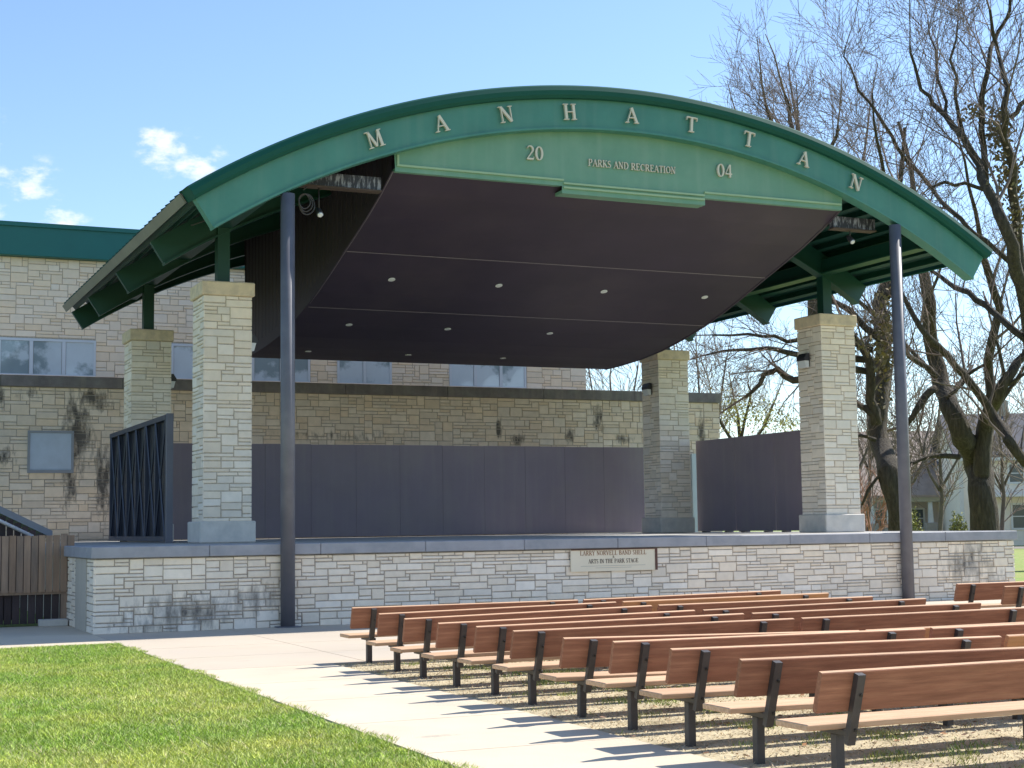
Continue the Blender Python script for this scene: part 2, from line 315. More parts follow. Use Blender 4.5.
# ------------------------------------------------------------------ ashlar stone veneer
def ashlar(mb, origin, u, n, W, H, rng, unit=.062, wmin=2, wmax=6, proud=.02, gap=.0085, holes=()):
    """random coursed stones on the plane through origin spanned by u (unit) and +Z, facing n"""
    u = Vector(u); n = Vector(n); O = Vector(origin); zv = Vector((0,0,1))
    cw = .078
    nu = max(1, round(W/cw)); nz = max(1, round(H/unit)); cu = W/nu; cz = H/nz
    occ = [[False]*nu for _ in range(nz)]
    for (a, b_, c, d) in holes:
        for j in range(nz):
            for i in range(nu):
                if (i+.5)*cu > a and (i+.5)*cu < b_ and (j+.5)*cz > c and (j+.5)*cz < d: occ[j][i] = True
    du = [0]*(nu+1)
    flip = (u.cross(zv)).dot(n) < 0
    for j in range(nz):
        i = 0
        while i < nu:
            if occ[j][i]: i += 1; continue
            h = rng.choices((1,2,3), (6,6,1.3))[0]; w_ = rng.randint(wmin+1, wmax+1) if h < 3 else rng.randint(4, 6)
            w_ = min(w_, nu-i); h = min(h, nz-j)
            k = 0
            while k < w_ and not occ[j][i+k]: k += 1
            w_ = k
            # avoid leaving one-cell slivers
            if i+w_ == nu-1 and not occ[j][nu-1]: w_ += 1
            ok = h
            for hh in range(h):
                if any(occ[j+hh][i+q] for q in range(w_)): ok = hh; break
            h = max(1, ok)
            if w_ < 3: h = min(h, 2 if w_ == 2 else 1)
            for hh in range(h):
                for q in range(w_): occ[j+hh][i+q] = True
            a = i*cu; b_ = (i+w_)*cu; c = j*cz; d = (j+h)*cz
            ga = gap if i > 0 else -proud; gb = gap if i+w_ < nu else -proud
            j1 = [rng.uniform(-.004,.004) for _ in range(8)]
            P = [(a+ga+j1[0], c+gap+j1[1]), (b_-gb+j1[2]*(gb>0), c+gap+j1[3]), (b_-gb+j1[4]*(gb>0), d-gap+j1[5]), (a+ga+j1[6]*(ga>0), d-gap+j1[7])]
            pr = proud+rng.uniform(-.006,.006) if (ga>0 and gb>0) else proud
            e = .008
            In = [(P[0][0]+e,P[0][1]+e),(P[1][0]-e,P[1][1]+e),(P[2][0]-e,P[2][1]-e),(P[3][0]+e,P[3][1]-e)]
            if ga < 0: In[0] = (P[0][0],In[0][1]); In[3] = (P[3][0],In[3][1])
            if gb < 0: In[1] = (P[1][0],In[1][1]); In[2] = (P[2][0],In[2][1])
            tl = [rng.uniform(-.003,.003) for _ in range(4)]
            vs = [O+u*x+zv*z for x, z in P]+[O+u*x+zv*z+n*(pr*.6) for x, z in P]+[O+u*x+zv*z+n*(pr+t) for (x, z), t in zip(In, tl)]
            fs = [(0,1,5,4),(1,2,6,5),(2,3,7,6),(3,0,4,7),(4,5,9,8),(5,6,10,9),(6,7,11,10),(7,4,8,11),(8,9,10,11)]
            if flip: fs = [f[::-1] for f in fs]
            mb.add(vs, fs, 0)
            i += w_
rg = random.Random(11)

# ------------------------------------------------------------------ stage platform
SW = 18.95; SH = 1.41
st = empty('stage_platform', 'long low stage platform faced in pale limestone with a grey concrete coping', 'stage')
b = MB()
b.box((0.02,.02,-.2),(SW-.02,14.9,SH-.2),1)
ashlar(b, (0,.02,0), (1,0,0), (0,-1,0), SW, SH-.2, rg)
ashlar(b, (.02,.02,0), (0,1,0), (-1,0,0), .75, SH-.2, rg)
ashlar(b, (.02,2.0,0), (0,1,0), (-1,0,0), 1.6, SH-.2, rg)
ashlar(b, (SW-.02,.02,0), (0,1,0), (1,0,0), 9, SH-.2, rg)
b.build('stone_facing', [STONE_STAGE, MORTAR], st)
b = MB(); b.box((-.012,.80,-.05),(.06,1.97,SH-.205)); b.build('smooth_side_panel', mat('side_panel_concrete',(.50,.45,.38),.8,.05), st)
b = MB()
for i in range(10):
    a = -.07+(SW+.14)*i/10; c = -.07+(SW+.14)*(i+1)/10
    b.bbox((a+.003,-.07,SH-.19),(c-.003,.42,SH),.012)
b.bbox((-.07,.424,SH-.19),(.4,14.9,SH),.012); b.bbox((SW-.4,.424,SH-.19),(SW+.07,14.9,SH),.012)
b.build('coping', COPING, st)
b = MB(); b.box((.403,.423,SH-.12),(SW-.403,14.9,SH-.004)); b.build('stage_floor', FLOORC, st)

# ------------------------------------------------------------------ stone pillars
PW = .935; PZ = 6.40
def pillar(x, y, label):
    p = empty('stone_pillar', label, 'pillar', 'stone pillars on the stage', (x, y, SH))
    b = MB(); h = PZ-.27-SH
    b.box((.02,.02,.3),(PW-.02,PW-.02,h),1)
    r2 = random.Random(int(x*10+y*7))
    ashlar(b, (.02,.02,.40), (1,0,0), (0,-1,0), PW-.04, h-.40, r2, unit=.072)
    ashlar(b, (PW-.02,PW-.02,.40), (-1,0,0), (0,1,0), PW-.04, h-.40, r2, unit=.072)
    ashlar(b, (.02,PW-.02,.40), (0,-1,0), (-1,0,0), PW-.04, h-.40, r2, unit=.072)
    ashlar(b, (PW-.02,.02,.40), (0,1,0), (1,0,0), PW-.04, h-.40, r2, unit=.072)
    b.build('shaft', [STONE, MORTAR_L], p)
    b = MB(); b.bbox((-.07,-.07,.0),(PW+.07,PW+.07,.41),.02); b.build('plinth', BASEST, p)
    b = MB(); b.bbox((-.05,-.05,h),(PW+.05,PW+.05,PZ-SH),.018); b.build('capstone', CAPST, p)
    return p
PX = (2.52, 16.70); PY = (3.44, 10.93)
pillar(PX[0], PY[0], 'tall pale stone pillar at the front left of the stage')
pillar(PX[1], PY[0], 'tall pale stone pillar at the front right of the stage, with a dark lamp on its left face')
pillar(PX[0], PY[1], 'stone pillar at the rear left of the stage, behind the dark braced flat')
pillar(PX[1], PY[1], 'stone pillar at the rear right of the stage, where the low back panels end')

# ------------------------------------------------------------------ wall lamps on the pillars
def wall_lamp(x, y, z, d, label):
    t = empty('wall_lamp', label, 'wall lamp', 'wall lamps on the pillars', (x, y, z))
    s = d
    b = MB(); q = [(0,0,-.11),(s*.03,0,-.11),(s*.03,0,.13),(0,0,.13)]
    b.prism([(0,-.12,-.14),(0,.12,-.14),(0,.12,.16),(0,-.12,.16)], (s*.03,0,0))
    b.prism([(s*.03,-.16,.0),(s*.03,-.16,.17),(s*.10,-.16,.17),(s*.17,-.16,.06),(s*.17,-.16,0)], (0,.32,0))
    b.build('housing', LIGHTB, t)
    b = MB(); b.prism([(s*.035,-.14,-.16),(s*.035,-.14,-.002),(s*.15,-.14,-.002),(s*.11,-.14,-.16)], (0,.28,0)); b.build('lens', LENS, t)
wall_lamp(16.68, 4.0, 5.36, -1, 'dark box lamp with white lens on the front right pillar')
wall_lamp(16.68, 11.4, 5.34, -1, 'dark box lamp with white lens on the rear right pillar')
wall_lamp(3.475, 11.4, 5.22, 1, 'small dark box lamp on the rear left pillar')
wall_lamp(3.475, 3.9, 5.28, 1, 'small box lamp on the right side of the front left pillar')

# ------------------------------------------------------------------ canopy roof
CX = 9.955; CZ = -5.69; A1 = R_(33.1)
def arc(mb, prof, a0, a1, n=72, mi=0, smooth=True, caps=True, cx=CX, cz=CZ):
    """prof: closed list of (y, r); swept about the Y axis through (cx,cz)"""
    k = len(prof); vs = []
    for i in range(n+1):
        a = a0+(a1-a0)*i/n
        for (y, r) in prof: vs.append((cx+r*math.sin(a), y, cz+r*math.cos(a)))
    fs = []
    for i in range(n):
        for j in range(k): fs.append((i*k+j, i*k+(j+1)%k, (i+1)*k+(j+1)%k, (i+1)*k+j))
    mb.add(vs, fs, mi, smooth)
    if caps: mb.add(vs[:k], [list(range(k))], mi); mb.add(vs[-k:], [list(range(k))[::-1]], mi)
def arc_box(mb, y0, y1, r0, r1, a0=-A1, a1=A1, n=72, mi=0):
    k = [(y0,r0),(y1,r0),(y1,r1),(y0,r1)]
    for i in range(4):   # separate strips so the corners stay crisp
        p, q = k[i], k[(i+1)%4]; vs = []; fs = []
        for s in range(n+1):
            a = a0+(a1-a0)*s/n
            for (y, r) in (p, q): vs.append((CX+r*math.sin(a), y, CZ+r*math.cos(a)))
        for s in range(n): fs.append((2*s,2*s+1,2*s+3,2*s+2))
        mb.add(vs, fs, mi, True)
    for a in (a0, a1): mb.add([(CX+r*math.sin(a), y, CZ+r*math.cos(a)) for y, r in k], [(0,1,2,3)], mi)
roof = empty('canopy_roof', 'great green barrel-vaulted canopy arching over the stage, with raised letters along its front', 'canopy')
FY = -.14
b = MB(); arc_box(b, FY, FY+.22, 14.83, 15.40); arc_box(b, FY-.035, FY+.25, 14.795, 14.835); b.build('arch_fascia', GREEN, roof)
b = MB()
for (y0, r0), (y1, r1) in zip([(FY-.004,15.37),(FY-.10,15.37),(FY-.155,15.42),(FY-.17,15.50),(FY-.145,15.58),(FY-.09,15.615),(.3,15.63)], [(FY-.10,15.37),(FY-.155,15.42),(FY-.17,15.50),(FY-.145,15.58),(FY-.09,15.615),(.3,15.63),(.3,15.60)]):
    vs = []; fs = []; n = 90
    for s in range(n+1):
        a = -A1*1.004+2.008*A1*s/n
        for (y, r) in ((y0,r0),(y1,r1)): vs.append((CX+r*math.sin(a), y, CZ+r*math.cos(a)))
    for s in range(n): fs.append((2*s,2*s+1,2*s+3,2*s+2))
    b.add(vs, fs, 0, True)
for a in (-A1*1.002, A1*1.002):
    b.add([(CX+r*math.sin(a), y, CZ+r*math.cos(a)) for y, r in [(FY-.004,15.37),(FY-.10,15.37),(FY-.155,15.42),(FY-.17,15.50),(FY-.145,15.58),(FY-.09,15.615),(.3,15.63),(.3,15.4)]], [tuple(range(8))])
b.build('front_gutter', GREEN2, roof)
RIBY = [3.9, 7.67, 11.44, 14.0]
for y in RIBY:
    b = MB(); arc_box(b, y-.06, y+.06, 14.87, 15.34); arc_box(b, y-.13, y+.13, 14.83, 14.868); b.build('arch_rib', GREEND, roof)
# deck: sheet with standing seams on top, purlins below
b = MB(); arc_box(b, .18, 14.25, 15.50, 15.58)
for i in range(36):
    y = .35+i*.39; arc_box(b, y-.02, y+.02, 15.582, 15.64, -A1*1.004, A1*1.004, 48)
b.build('roof_deck', DECK, roof)
b = MB(); na = 52
for i in range(na+1):
    a = -A1+.012+(2*A1-.024)*i/na
    if abs(a) < R_(16): continue
    c = Vector((math.cos(a),0,-math.sin(a))); rr = Vector((math.sin(a),0,math.cos(a)))
    O = Vector((CX,0,CZ))
    P = [O+rr*15.345-c*.045, O+rr*15.345+c*.045, O+rr*15.498+c*.07, O+rr*15.498-c*.07]
    b.prism([p+Vector((0,.2,0)) for p in P], (0,13.95,0))
b.build('purlins', DECK, roof)
for s in (-1, 1):
    b = MB(); a = s*A1*1.004; rr = Vector((math.sin(a),0,math.cos(a))); c = Vector((math.cos(a),0,-math.sin(a)))*s; O = Vector((CX,.3,CZ))
    b.prism([O+rr*15.42, O+rr*15.42+c*.03, O+rr*15.60+c*.03, O+rr*15.60], (0,13.95,0)); b.build('eave_trim', EAVE if s < 0 else GREEN2, roof)
for x in (PX[0]+PW/2, PX[1]+PW/2):
    b = MB(); zt = CZ+math.sqrt(14.83**2-(x-CX)**2)
    b.box((x-.10,.35,zt+.16),(x+.10,13.9,zt+.46)); b.box((x-.16,.35,zt+.12),(x+.16,13.9,zt+.158)); b.build('edge_beam', GREEND, roof)
    for y in (PY[0]+PW/2, PY[1]+PW/2):
        b = MB(); b.box((x-.12,y-.12,PZ+.02),(x+.12,y+.12,zt+.118)); b.box((x-.2,y-.2,PZ+.001),(x+.2,y+.2,PZ+.03)); b.build('roof_post', GREEND, roof)
# ceiling shell
X1, X2 = 5.16, 14.90
PROF = [(.12,8.02),(.75,7.74),(1.5,7.47),(2.2,7.25),(2.9,7.04),(3.8,6.76),(4.7,6.50),(5.5,6.30),(6.5,6.10),(7.6,5.93),(8.7,5.83),(9.8,5.78),(10.6,5.77)]
b = MB()
for (y0, z0), (y1, z1) in zip(PROF, PROF[1:]):
    b.add([(X1,y0,z0),(X2,y0,z0),(X2,y1,z1),(X1,y1,z1)], [(0,1,2,3)], 0, True)
b.add([(X1,10.6,5.77),(X2,10.6,5.77),(X2,10.75,9.0),(X1,10.75,9.0)], [(0,1,2,3)])
b.build('ceiling_panel', CEIL, roof)
def prof_z(y):
    for (y0, z0), (y1, z1) in zip(PROF, PROF[1:]):
        if y0 <= y <= y1: return z0+(z1-z0)*(y-y0)/(y1-y0)
    return PROF[-1][1]
b = MB()
for y in (2.9, 5.5):
    z = prof_z(y)-.003; b.add([(X1+.02,y-.014,z+.004),(X2-.02,y-.014,z+.004),(X2-.02,y+.014,z-.006),(X1+.02,y+.014,z-.006)], [(0,1,2,3)])
b.build('joint_strip', SEAMW, roof)
b = MB(); b.tube([(X1+.01,y,prof_z(y)-.006) for y in (.12,.75,1.5,2.2,2.9,3.8,4.7,5.3)], .009, 5); b.build('edge_strip', SEAMW, roof)
for xs, s in ((X1,-1),(X2,1)):
    b = MB(); zt = CZ+math.sqrt(15.30**2-(xs-CX)**2)
    y = .12; k = 0
    while y < 10.6:
        y1 = min(y+.30, 10.6)
        for (a_, c_, o0, o1) in ((y, y+.14, 0, 0), (y+.14, y+.17, 0, -.014), (y+.17, y+.27, -.014, -.014), (y+.27, y+.30, -.014, 0)):
            a2 = min(a_, 10.6); c2 = min(c_, 10.6)
            if c2 <= a2: continue
            z0, z1 = prof_z(a2)+.0, prof_z(c2)+.0
            b.add([(xs+s*(o0-.0),a2,z0+.18),(xs+s*o1,c2,z1+.18),(xs+s*o1,c2,zt),(xs+s*o0,a2,zt)], [(0,1,2,3)])
        y = y1
    b.build('side_cladding', SIDING, roof)
    b = MB()
    for (y0, z0), (y1, z1) in zip(PROF, PROF[1:]):
        b.add([(xs+s*.02,y0,z0-.012),(xs+s*.02,y1,z1-.012),(xs+s*.02,y1,z1+.24),(xs+s*.02,y0,z0+.24),(xs-s*.03,y0,z0-.012),(xs-s*.03,y1,z1-.012),(xs-s*.03,y0,z0+.24),(xs-s*.03,y1,z1+.24)], [(0,1,2,3),(0,4,5,1),(3,2,7,6),(4,6,7,5)])
    b.build('lower_trim', CEIL, roof)
for y, xs in ((3.95, (6.5,8.9,11.4,13.95)), (6.5, (6.42,8.75,11.3)), (9.2, (6.3,8.8,11.3))):
    for x in xs:
        z = prof_z(y); sl_ = (prof_z(y+.2)-prof_z(y-.2))/.4
        b = MB(); n = 16
        ring = [(x+.075*math.cos(2*math.pi*i/n), y+.075*math.sin(2*math.pi*i/n), z-.012+sl_*.075*math.sin(2*math.pi*i/n)) for i in range(n)]
        b.prism(ring, (0,0,.01)); b.build('downlight', LENS, roof)
# green name panel under the arch
PYN = .05
b = MB(); top = []
for i in range(41):
    x = X1+(X2-X1)*i/40; top.append((x, PYN, CZ+math.sqrt(14.86**2-(x-CX)**2)))
bot = [(X2-.02,PYN,8.06),(11.62,PYN,8.06),(11.62,PYN,7.92),(8.50,PYN,7.92),(8.50,PYN,8.06),(X1+.02,PYN,8.06)]
b.add(top+bot, [list(range(41))[::-1]+list(range(46,40,-1))])
b.prism([(X1+.02,PYN,8.06),(8.5,PYN,8.06),(8.5,PYN,8.0),(X1+.02,PYN,8.0)], (0,.3,0))
b.prism([(11.62,PYN,8.06),(X2-.02,PYN,8.06),(X2-.02,PYN,8.0),(11.62,PYN,8.0)], (0,.3,0))
b.prism([(8.5,PYN,7.92),(11.62,PYN,7.92),(11.62,PYN,7.86),(8.5,PYN,7.86)], (0,.3,0))
b.build('name_panel', GREENP, roof)
b = MB()
for (xa, xb, z) in ((X1+.05,8.53,8.11),(8.53,11.6,8.05),(11.6,X2-.05,8.11),(8.53,11.6,7.97)):
    b.box((xa,PYN-.035,z-.018),(xb,PYN-.001,z+.018))
b.box((X1+.05,PYN-.035,8.128),(X1+.09,PYN-.001,8.30))
b.build('panel_moulding', mat('green_moulding', (.30,.44,.27), .5, .05), roof)

# ------------------------------------------------------------------ serif lettering
T, t_ = .15, .055
def S(*p): return p
# glyph: (advance, [strokes]); a stroke = [(x,z,width),...]; serif bars are drawn as horizontal strokes
def serif(x, z, w_=.16): return [(x-w_,z,.05),(x+w_,z,.05)]
G = {
'M': (1.0,[[(.16,.03,t_),(.20,.97,t_)],[(.20,.97,T*.9),(.50,.06,T*.9)],[(.50,.04,t_),(.80,.97,t_)],[(.82,.03,T),(.80,.97,T)],serif(.16,.025,.13),serif(.83,.025,.16),serif(.14,.975,.12),serif(.86,.975,.12)]),
'A': (.84,[[(.12,.03,t_),(.42,.98,t_)],[(.40,.98,T),(.74,.03,T)],[(.22,.34,t_),(.62,.34,t_)],serif(.11,.025,.12),serif(.73,.025,.15)]),
'N': (.9,[[(.18,.03,t_),(.18,.97,t_)],[(.16,.97,T),(.74,.04,T)],[(.74,.03,t_),(.74,.97,t_)],serif(.18,.025,.13),serif(.74,.975,.13),serif(.12,.975,.12)]),
'H': (.9,[[(.20,.03,T),(.20,.97,T)],[(.70,.03,T),(.70,.97,T)],[(.2,.5,t_),(.7,.5,t_)],serif(.2,.025),serif(.7,.025),serif(.2,.975),serif(.7,.975)]),
'T': (.8,[[(.40,.03,T),(.40,.97,T)],[(.05,.955,.07),(.75,.955,.07)],[(.06,.97,.05),(.05,.76,.03)],[(.74,.97,.05),(.75,.76,.03)],serif(.4,.025,.18)]),
'I': (.42,[[(.21,.03,T),(.21,.97,T)],serif(.21,.025,.17),serif(.21,.975,.17)]),
'L': (.76,[[(.2,.03,T),(.2,.97,T)],[(.1,.03,.06),(.68,.03,.06)],[(.67,.03,.06),(.71,.24,.03)],serif(.2,.975,.17)]),
'E': (.78,[[(.2,.03,T),(.2,.97,T)],[(.08,.03,.06),(.68,.03,.06)],[(.08,.97,.06),(.66,.97,.06)],[(.2,.52,.06),(.52,.52,.06)],[(.67,.03,.06),(.70,.22,.03)],[(.65,.97,.06),(.67,.78,.03)],[(.52,.40,.03),(.52,.64,.03)]]),
'K': (.86,[[(.2,.03,T),(.2,.97,T)],[(.24,.45,t_),(.66,.96,t_)],[(.36,.60,T),(.76,.03,T)],serif(.2,.025),serif(.2,.975),serif(.68,.975,.13),serif(.78,.025,.13)]),
'Y': (.82,[[(.42,.03,T),(.42,.48,T)],[(.42,.46,T),(.12,.97,T)],[(.42,.46,t_),(.68,.97,t_)],serif(.42,.025),serif(.12,.975,.14),serif(.70,.975,.12)]),
'V': (.84,[[(.12,.97,T),(.44,.03,T)],[(.44,.03,t_),(.72,.97,t_)],serif(.12,.975,.14),serif(.73,.975,.12)]),
}
def arcp(cx, cz, rx, rz, a0, a1, n, wf):
    P = []
    for i in range(n+1):
        a = R_(a0+(a1-a0)*i/n); P.append((cx+rx*math.cos(a), cz+rz*math.sin(a), wf(a)))
    return P
wv = lambda a: .05+.10*abs(math.cos(a))
G['O'] = (.92,[arcp(.46,.5,.34,.45,0,360,28,wv)])
G['0'] = (.66,[arcp(.33,.5,.23,.45,0,360,26,wv)])
G['C'] = (.86,[arcp(.47,.5,.36,.45,40,320,24,lambda a:.05+.10*max(0,-math.cos(a))),[(.76,.62,.03),(.76,.95,.04)]])
G['G'] = (.92,[arcp(.47,.5,.36,.45,40,315,24,lambda a:.05+.10*max(0,-math.cos(a))),[(.76,.62,.03),(.76,.95,.04)],[(.76,.12,T*.8),(.76,.40,T*.8)],serif(.76,.41,.13)])
G['D'] = (.9,[[(.2,.03,T),(.2,.97,T)],[(.08,.03,.05),(.4,.03,.05)],[(.08,.97,.05),(.4,.97,.05)],arcp(.38,.5,.40,.47,-90,90,18,lambda a:.05+.10*abs(math.cos(a)))])
G['P'] = (.76,[[(.2,.03,T),(.2,.97,T)],serif(.2,.025),[(.08,.97,.05),(.4,.97,.05)],[(.2,.47,.05),(.4,.47,.05)],arcp(.38,.72,.26,.25,-90,90,14,wv)])
G['R'] = (.86,[[(.2,.03,T),(.2,.97,T)],serif(.2,.025),[(.08,.97,.05),(.4,.97,.05)],[(.2,.5,.05),(.4,.5,.05)],arcp(.38,.735,.25,.235,-90,90,14,wv),[(.40,.5,T*.9),(.76,.03,T*.9)],serif(.78,.025,.10)])
G['B'] = (.82,[[(.2,.03,T),(.2,.97,T)],[(.08,.97,.05),(.4,.97,.05)],[(.08,.03,.05),(.42,.03,.05)],[(.2,.52,.05),(.42,.52,.05)],arcp(.38,.745,.23,.225,-90,90,14,wv),arcp(.40,.275,.28,.245,-90,90,14,wv)])
G['S'] = (.68,[arcp(.34,.74,.20,.22,40,250,14,lambda a:.06+.05*max(0,-math.cos(a))),[(.27,.54,.13),(.42,.46,.13)],arcp(.34,.26,.21,.22,-150,70,14,lambda a:.06+.05*max(0,math.cos(a))),[(.52,.80,.03),(.52,.97,.03)],[(.13,.03,.03),(.13,.22,.03)]])
G['2'] = (.66,[arcp(.32,.72,.21,.24,160,-30,16,lambda a:.06+.07*max(0,math.cos(a))),[(.50,.60,.10),(.10,.06,.05)],[(.08,.06,.11),(.56,.06,.11)],[(.55,.05,.05),(.60,.22,.03)]])
G['4'] = (.66,[[(.44,.03,T*.85),(.44,.97,T*.85)],[(.40,.95,.05),(.06,.30,.05)],[(.05,.28,.08),(.60,.28,.08)]])
G['&'] = (.9,[arcp(.36,.76,.16,.20,-60,250,16,lambda a:.07),[(.30,.60,.12),(.78,.04,.12)],arcp(.34,.27,.24,.24,110,330,14,lambda a:.08),[(.56,.16,.05),(.74,.50,.05)],serif(.76,.5,.1)])
G[' '] = (.4,[])
def text_mesh(mb, text, cx, cz, y, h, d, ang=0, track=.02, mi=0, width=1.0):
    W = sum(G[c][0]+track for c in text)*h*width; x = -W/2; ca, sa = math.cos(ang), math.sin(ang); k = 0
    for c in text:
        adv, strokes = G[c]
        for s in strokes:
            L = []; Rr = []
            for i, (px, pz, pw) in enumerate(s):
                a = s[max(i-1,0)]; b_ = s[min(i+1,len(s)-1)]
                dx, dz = b_[0]-a[0], b_[1]-a[1]; l = math.hypot(dx, dz) or 1; nx, nz = -dz/l, dx/l
                for (lst, sg) in ((L,1),(Rr,-1)):
                    u = (x+(px+nx*pw/2*sg)*h*width); v = (pz-.5+nz*pw/2*sg)*h
                    lst.append((cx+u*ca+v*sa, cz-u*sa+v*ca))
            k += 1; e = (k%5)*.0006
            n = len(s); vs = [(p[0],y-d-e,p[1]) for p in L]+[(p[0],y-d-e,p[1]) for p in Rr]+[(p[0],y,p[1]) for p in L]+[(p[0],y,p[1]) for p in Rr]
            fs = []
            for i in range(n-1):
                fs.append((i,i+1,n+i+1,n+i)); fs.append((i,2*n+i,2*n+i+1,i+1)); fs.append((n+i,n+i+1,3*n+i+1,3*n+i))
            fs.append((0,n,3*n,2*n)); fs.append((n-1,3*n-1,4*n-1,2*n-1))
            mb.add(vs, fs, mi)
        x += (adv+track)*h*width
for i, c in enumerate('MANHATTAN'):
    a = R_(-20.30+i*5.01); r = 15.115
    b = MB(); text_mesh(b, c, CX+r*math.sin(a), CZ+r*math.cos(a), FY-.03, .30, .05, a, 0, width=1.08)
    b.build('raised_letter', LETTER, roof)
b = MB(); text_mesh(b, '20', 7.93, 8.57, PYN-.01, .27, .04); b.build('year_numerals', LETTER, roof)
b = MB(); text_mesh(b, '04', 12.07, 8.58, PYN-.01, .27, .04); b.build('year_numerals', LETTER, roof)
b = MB(); text_mesh(b, 'PARKS AND RECREATION', 10.0, 8.49, PYN-.01, .135, .03, width=.89); b.build('department_lettering', LETTER, roof)

# ------------------------------------------------------------------ poles, hanging beams, spotlights
for x, lab in ((3.16,'slender dark blue steel pole in front of the left half of the stage'),(16.07,'slender dark blue steel pole in front of the right end of the stage')):
    p = empty('steel_pole', lab, 'pole', 'steel poles holding up the canopy front', (x,-.10 if x < 5 else -.12,0))
    zt = CZ+math.sqrt(14.795**2-(abs(x-CX)+.1)**2)
    b = MB(); b.tube([(0,.0,.0),(0,.0,zt)], .122, 20); b.build('shaft', NAVY, p)
    b = MB(); b.bbox((-.2,-.14,0.012),(.2,.13,.03),.004); b.build('base_plate', NAVY, p)
for xa, xb, lab in ((3.35,5.05,'weathered dark steel beam from the left pole to the ceiling'),(14.93,16.0,'weathered dark steel beam from the right pole to the ceiling')):
    p = empty('cross_beam', lab, 'beam', 'cross beams under the canopy front', ((xa+xb)/2,.5,7.83)); l = (xb-xa)/2
    b = MB(); b.box((-l,-.06,-.11),(l,.06,.13)); b.build('beam_web', BEAMW, p)
    b = MB(); b.box((-l,-.11,-.14),(l,.11,-.112)); b.build('bottom_flange', BEAMR, p)
cc = MB(); rr_ = random.Random(4)
for k in range(3):
    r = .13+.025*k; P = [(3.62+.03*k+r*math.cos(a)*.8, .45+.03*k+.02*math.sin(3*a), 7.42-.02*k+r*math.sin(a)) for a in [2*math.pi*i/26 for i in range(27)]]
    cc.tube(P, .013, 6, caps=False)
cc.tube([(3.3,.4,7.55),(3.0,.5,7.42),(2.5,1.2,7.3),(2.0,2.2,7.2)], .014, 6); cc.tube([(3.6,.45,7.62),(3.7,.45,7.72)], .013, 6)
tag(cc.build('coiled_cable', CABLE), 'loosely coiled grey cable hanging beside the top of the left pole', 'cable')
for x, z, lab in ((3.9,7.25,'small round spotlight hanging by the left pole under the canopy'),(15.4,7.5,'small round spotlight hanging by the right pole under the canopy')):
    p = empty('spotlight', lab, 'spotlight', 'spotlights under the canopy front', (x,.5,z))
    b = MB(); b.tube([(0,.0,.02),(0,0,.44)], .014, 6); b.tube([(0,.10,.09),(0,.04,.05),(0,-.05,-.03),(0,-.08,-.06)], [.03,.05,.06,.062], 12); b.build('housing', LIGHTB, p)
    b = MB(); b.tube([(0,-.081,-.061),(0,-.095,-.073)], [.055,.035], 12); b.build('lens', LENS, p)

# ------------------------------------------------------------------ low back panels, side flats
bp_ = empty('back_panels', 'low grey-purple panel wall standing across the rear of the stage', 'panel wall')
x = 3.85; i = 0
while x < 17.3:
    x1 = min(x+1.22, 17.34)
    b = MB(); b.box((x+.0025,13.0,SH+.03),(x1-.0025,13.06,3.83+(i%3)*.004)); b.build('wall_panel', PANEL, bp_); x = x1; i += 1
f = empty('stage_flat', 'grey-purple folding flat on the right side of the stage', 'stage flat', 'side flats on the stage')
ys = [5.6, 7.15, 9.0, 10.95]
for a, c in zip(ys, ys[1:]):
    b = MB(); b.box((17.83,a+.014,SH+.035),(17.89,c-.014,3.90)); b.build('flat_panel', PANEL, f)
    for y in (a+.4, c-.4):
        b = MB(); b.box((17.76,y-.06,SH),(17.96,y+.06,SH+.034)); b.build('foot', NAVY2, f)
f = empty('stage_flat', 'black flat with crossed braces showing on its back, on the left side of the stage', 'stage flat', 'side flats on the stage')
b = MB(); b.box((2.33,5.5,SH+.03),(2.36,12.1,3.98)); b.build('flat_panel', NAVY2, f)
b = MB(); fx0, fx1 = 2.23, 2.328
b.box((fx0,5.5,3.88),(fx1,12.1,3.98)); b.box((fx0,5.5,SH+.03),(fx1,12.1,SH+.13))
nv = 6
for i in range(nv+1):
    y = 5.5+6.5*i/nv; b.box((fx0+.01,y,SH+.13),(fx1,y+.10,3.88))
b.build('frame', NAVYF, f)
b = MB()
for i in range(3):
    y0 = 5.6+i*2.17; y1 = y0+2.0
    for (za, zb) in ((SH+.13,3.88),(3.88,SH+.13)):
        for (ya, yb) in ((y0,y0+1.0),(y0+1.0,y1)):
            b.tube([(fx0+.02,ya,za),(fx0+.02,yb,zb)], .024, 4, smooth=False); za, zb = zb, za
b.build('cross_brace', NAVYF, f)
b = MB(); b.box((2.24,5.42,SH+.001),(2.37,5.498,4.0)); b.build('edge_post', mat('grey_edge_post',(.16,.16,.19),.5,.08), f)

# ------------------------------------------------------------------ buildings behind
an = empty('low_annex', 'low old limestone wall with dark parapet and stains behind the stage', 'building')
AY = 15.2; AZT = 5.36
b = MB(); b.box((-9,AY,-.2),(21.22,18.9,AZT),1)
ashlar(b, (-9,AY,1.0), (1,0,0), (0,-1,0), 30.24, AZT-1.0, rg, unit=.09, wmin=2, wmax=7)
ashlar(b, (21.22,AY,1.0), (0,1,0), (1,0,0), 3.7, AZT-1.0, rg, unit=.09)
b.build('wall', [STONE_LOW, MORTAR], an)
b = MB()
for i in range(10): b.bbox((-9.1+i*3.04,AY-.09,AZT),(-9.1+(i+1)*3.04-.006,AY+.45,AZT+.30),.01)
b.box((-9,AY+.452,AZT),(21.2,18.95,AZT+.12))
b.build('parapet', COPDARK, an)
b = MB(); b.box((.76,AY-.05,3.24),(1.78,AY-.024,4.18)); b.build('utility_panel', WALLC, an)
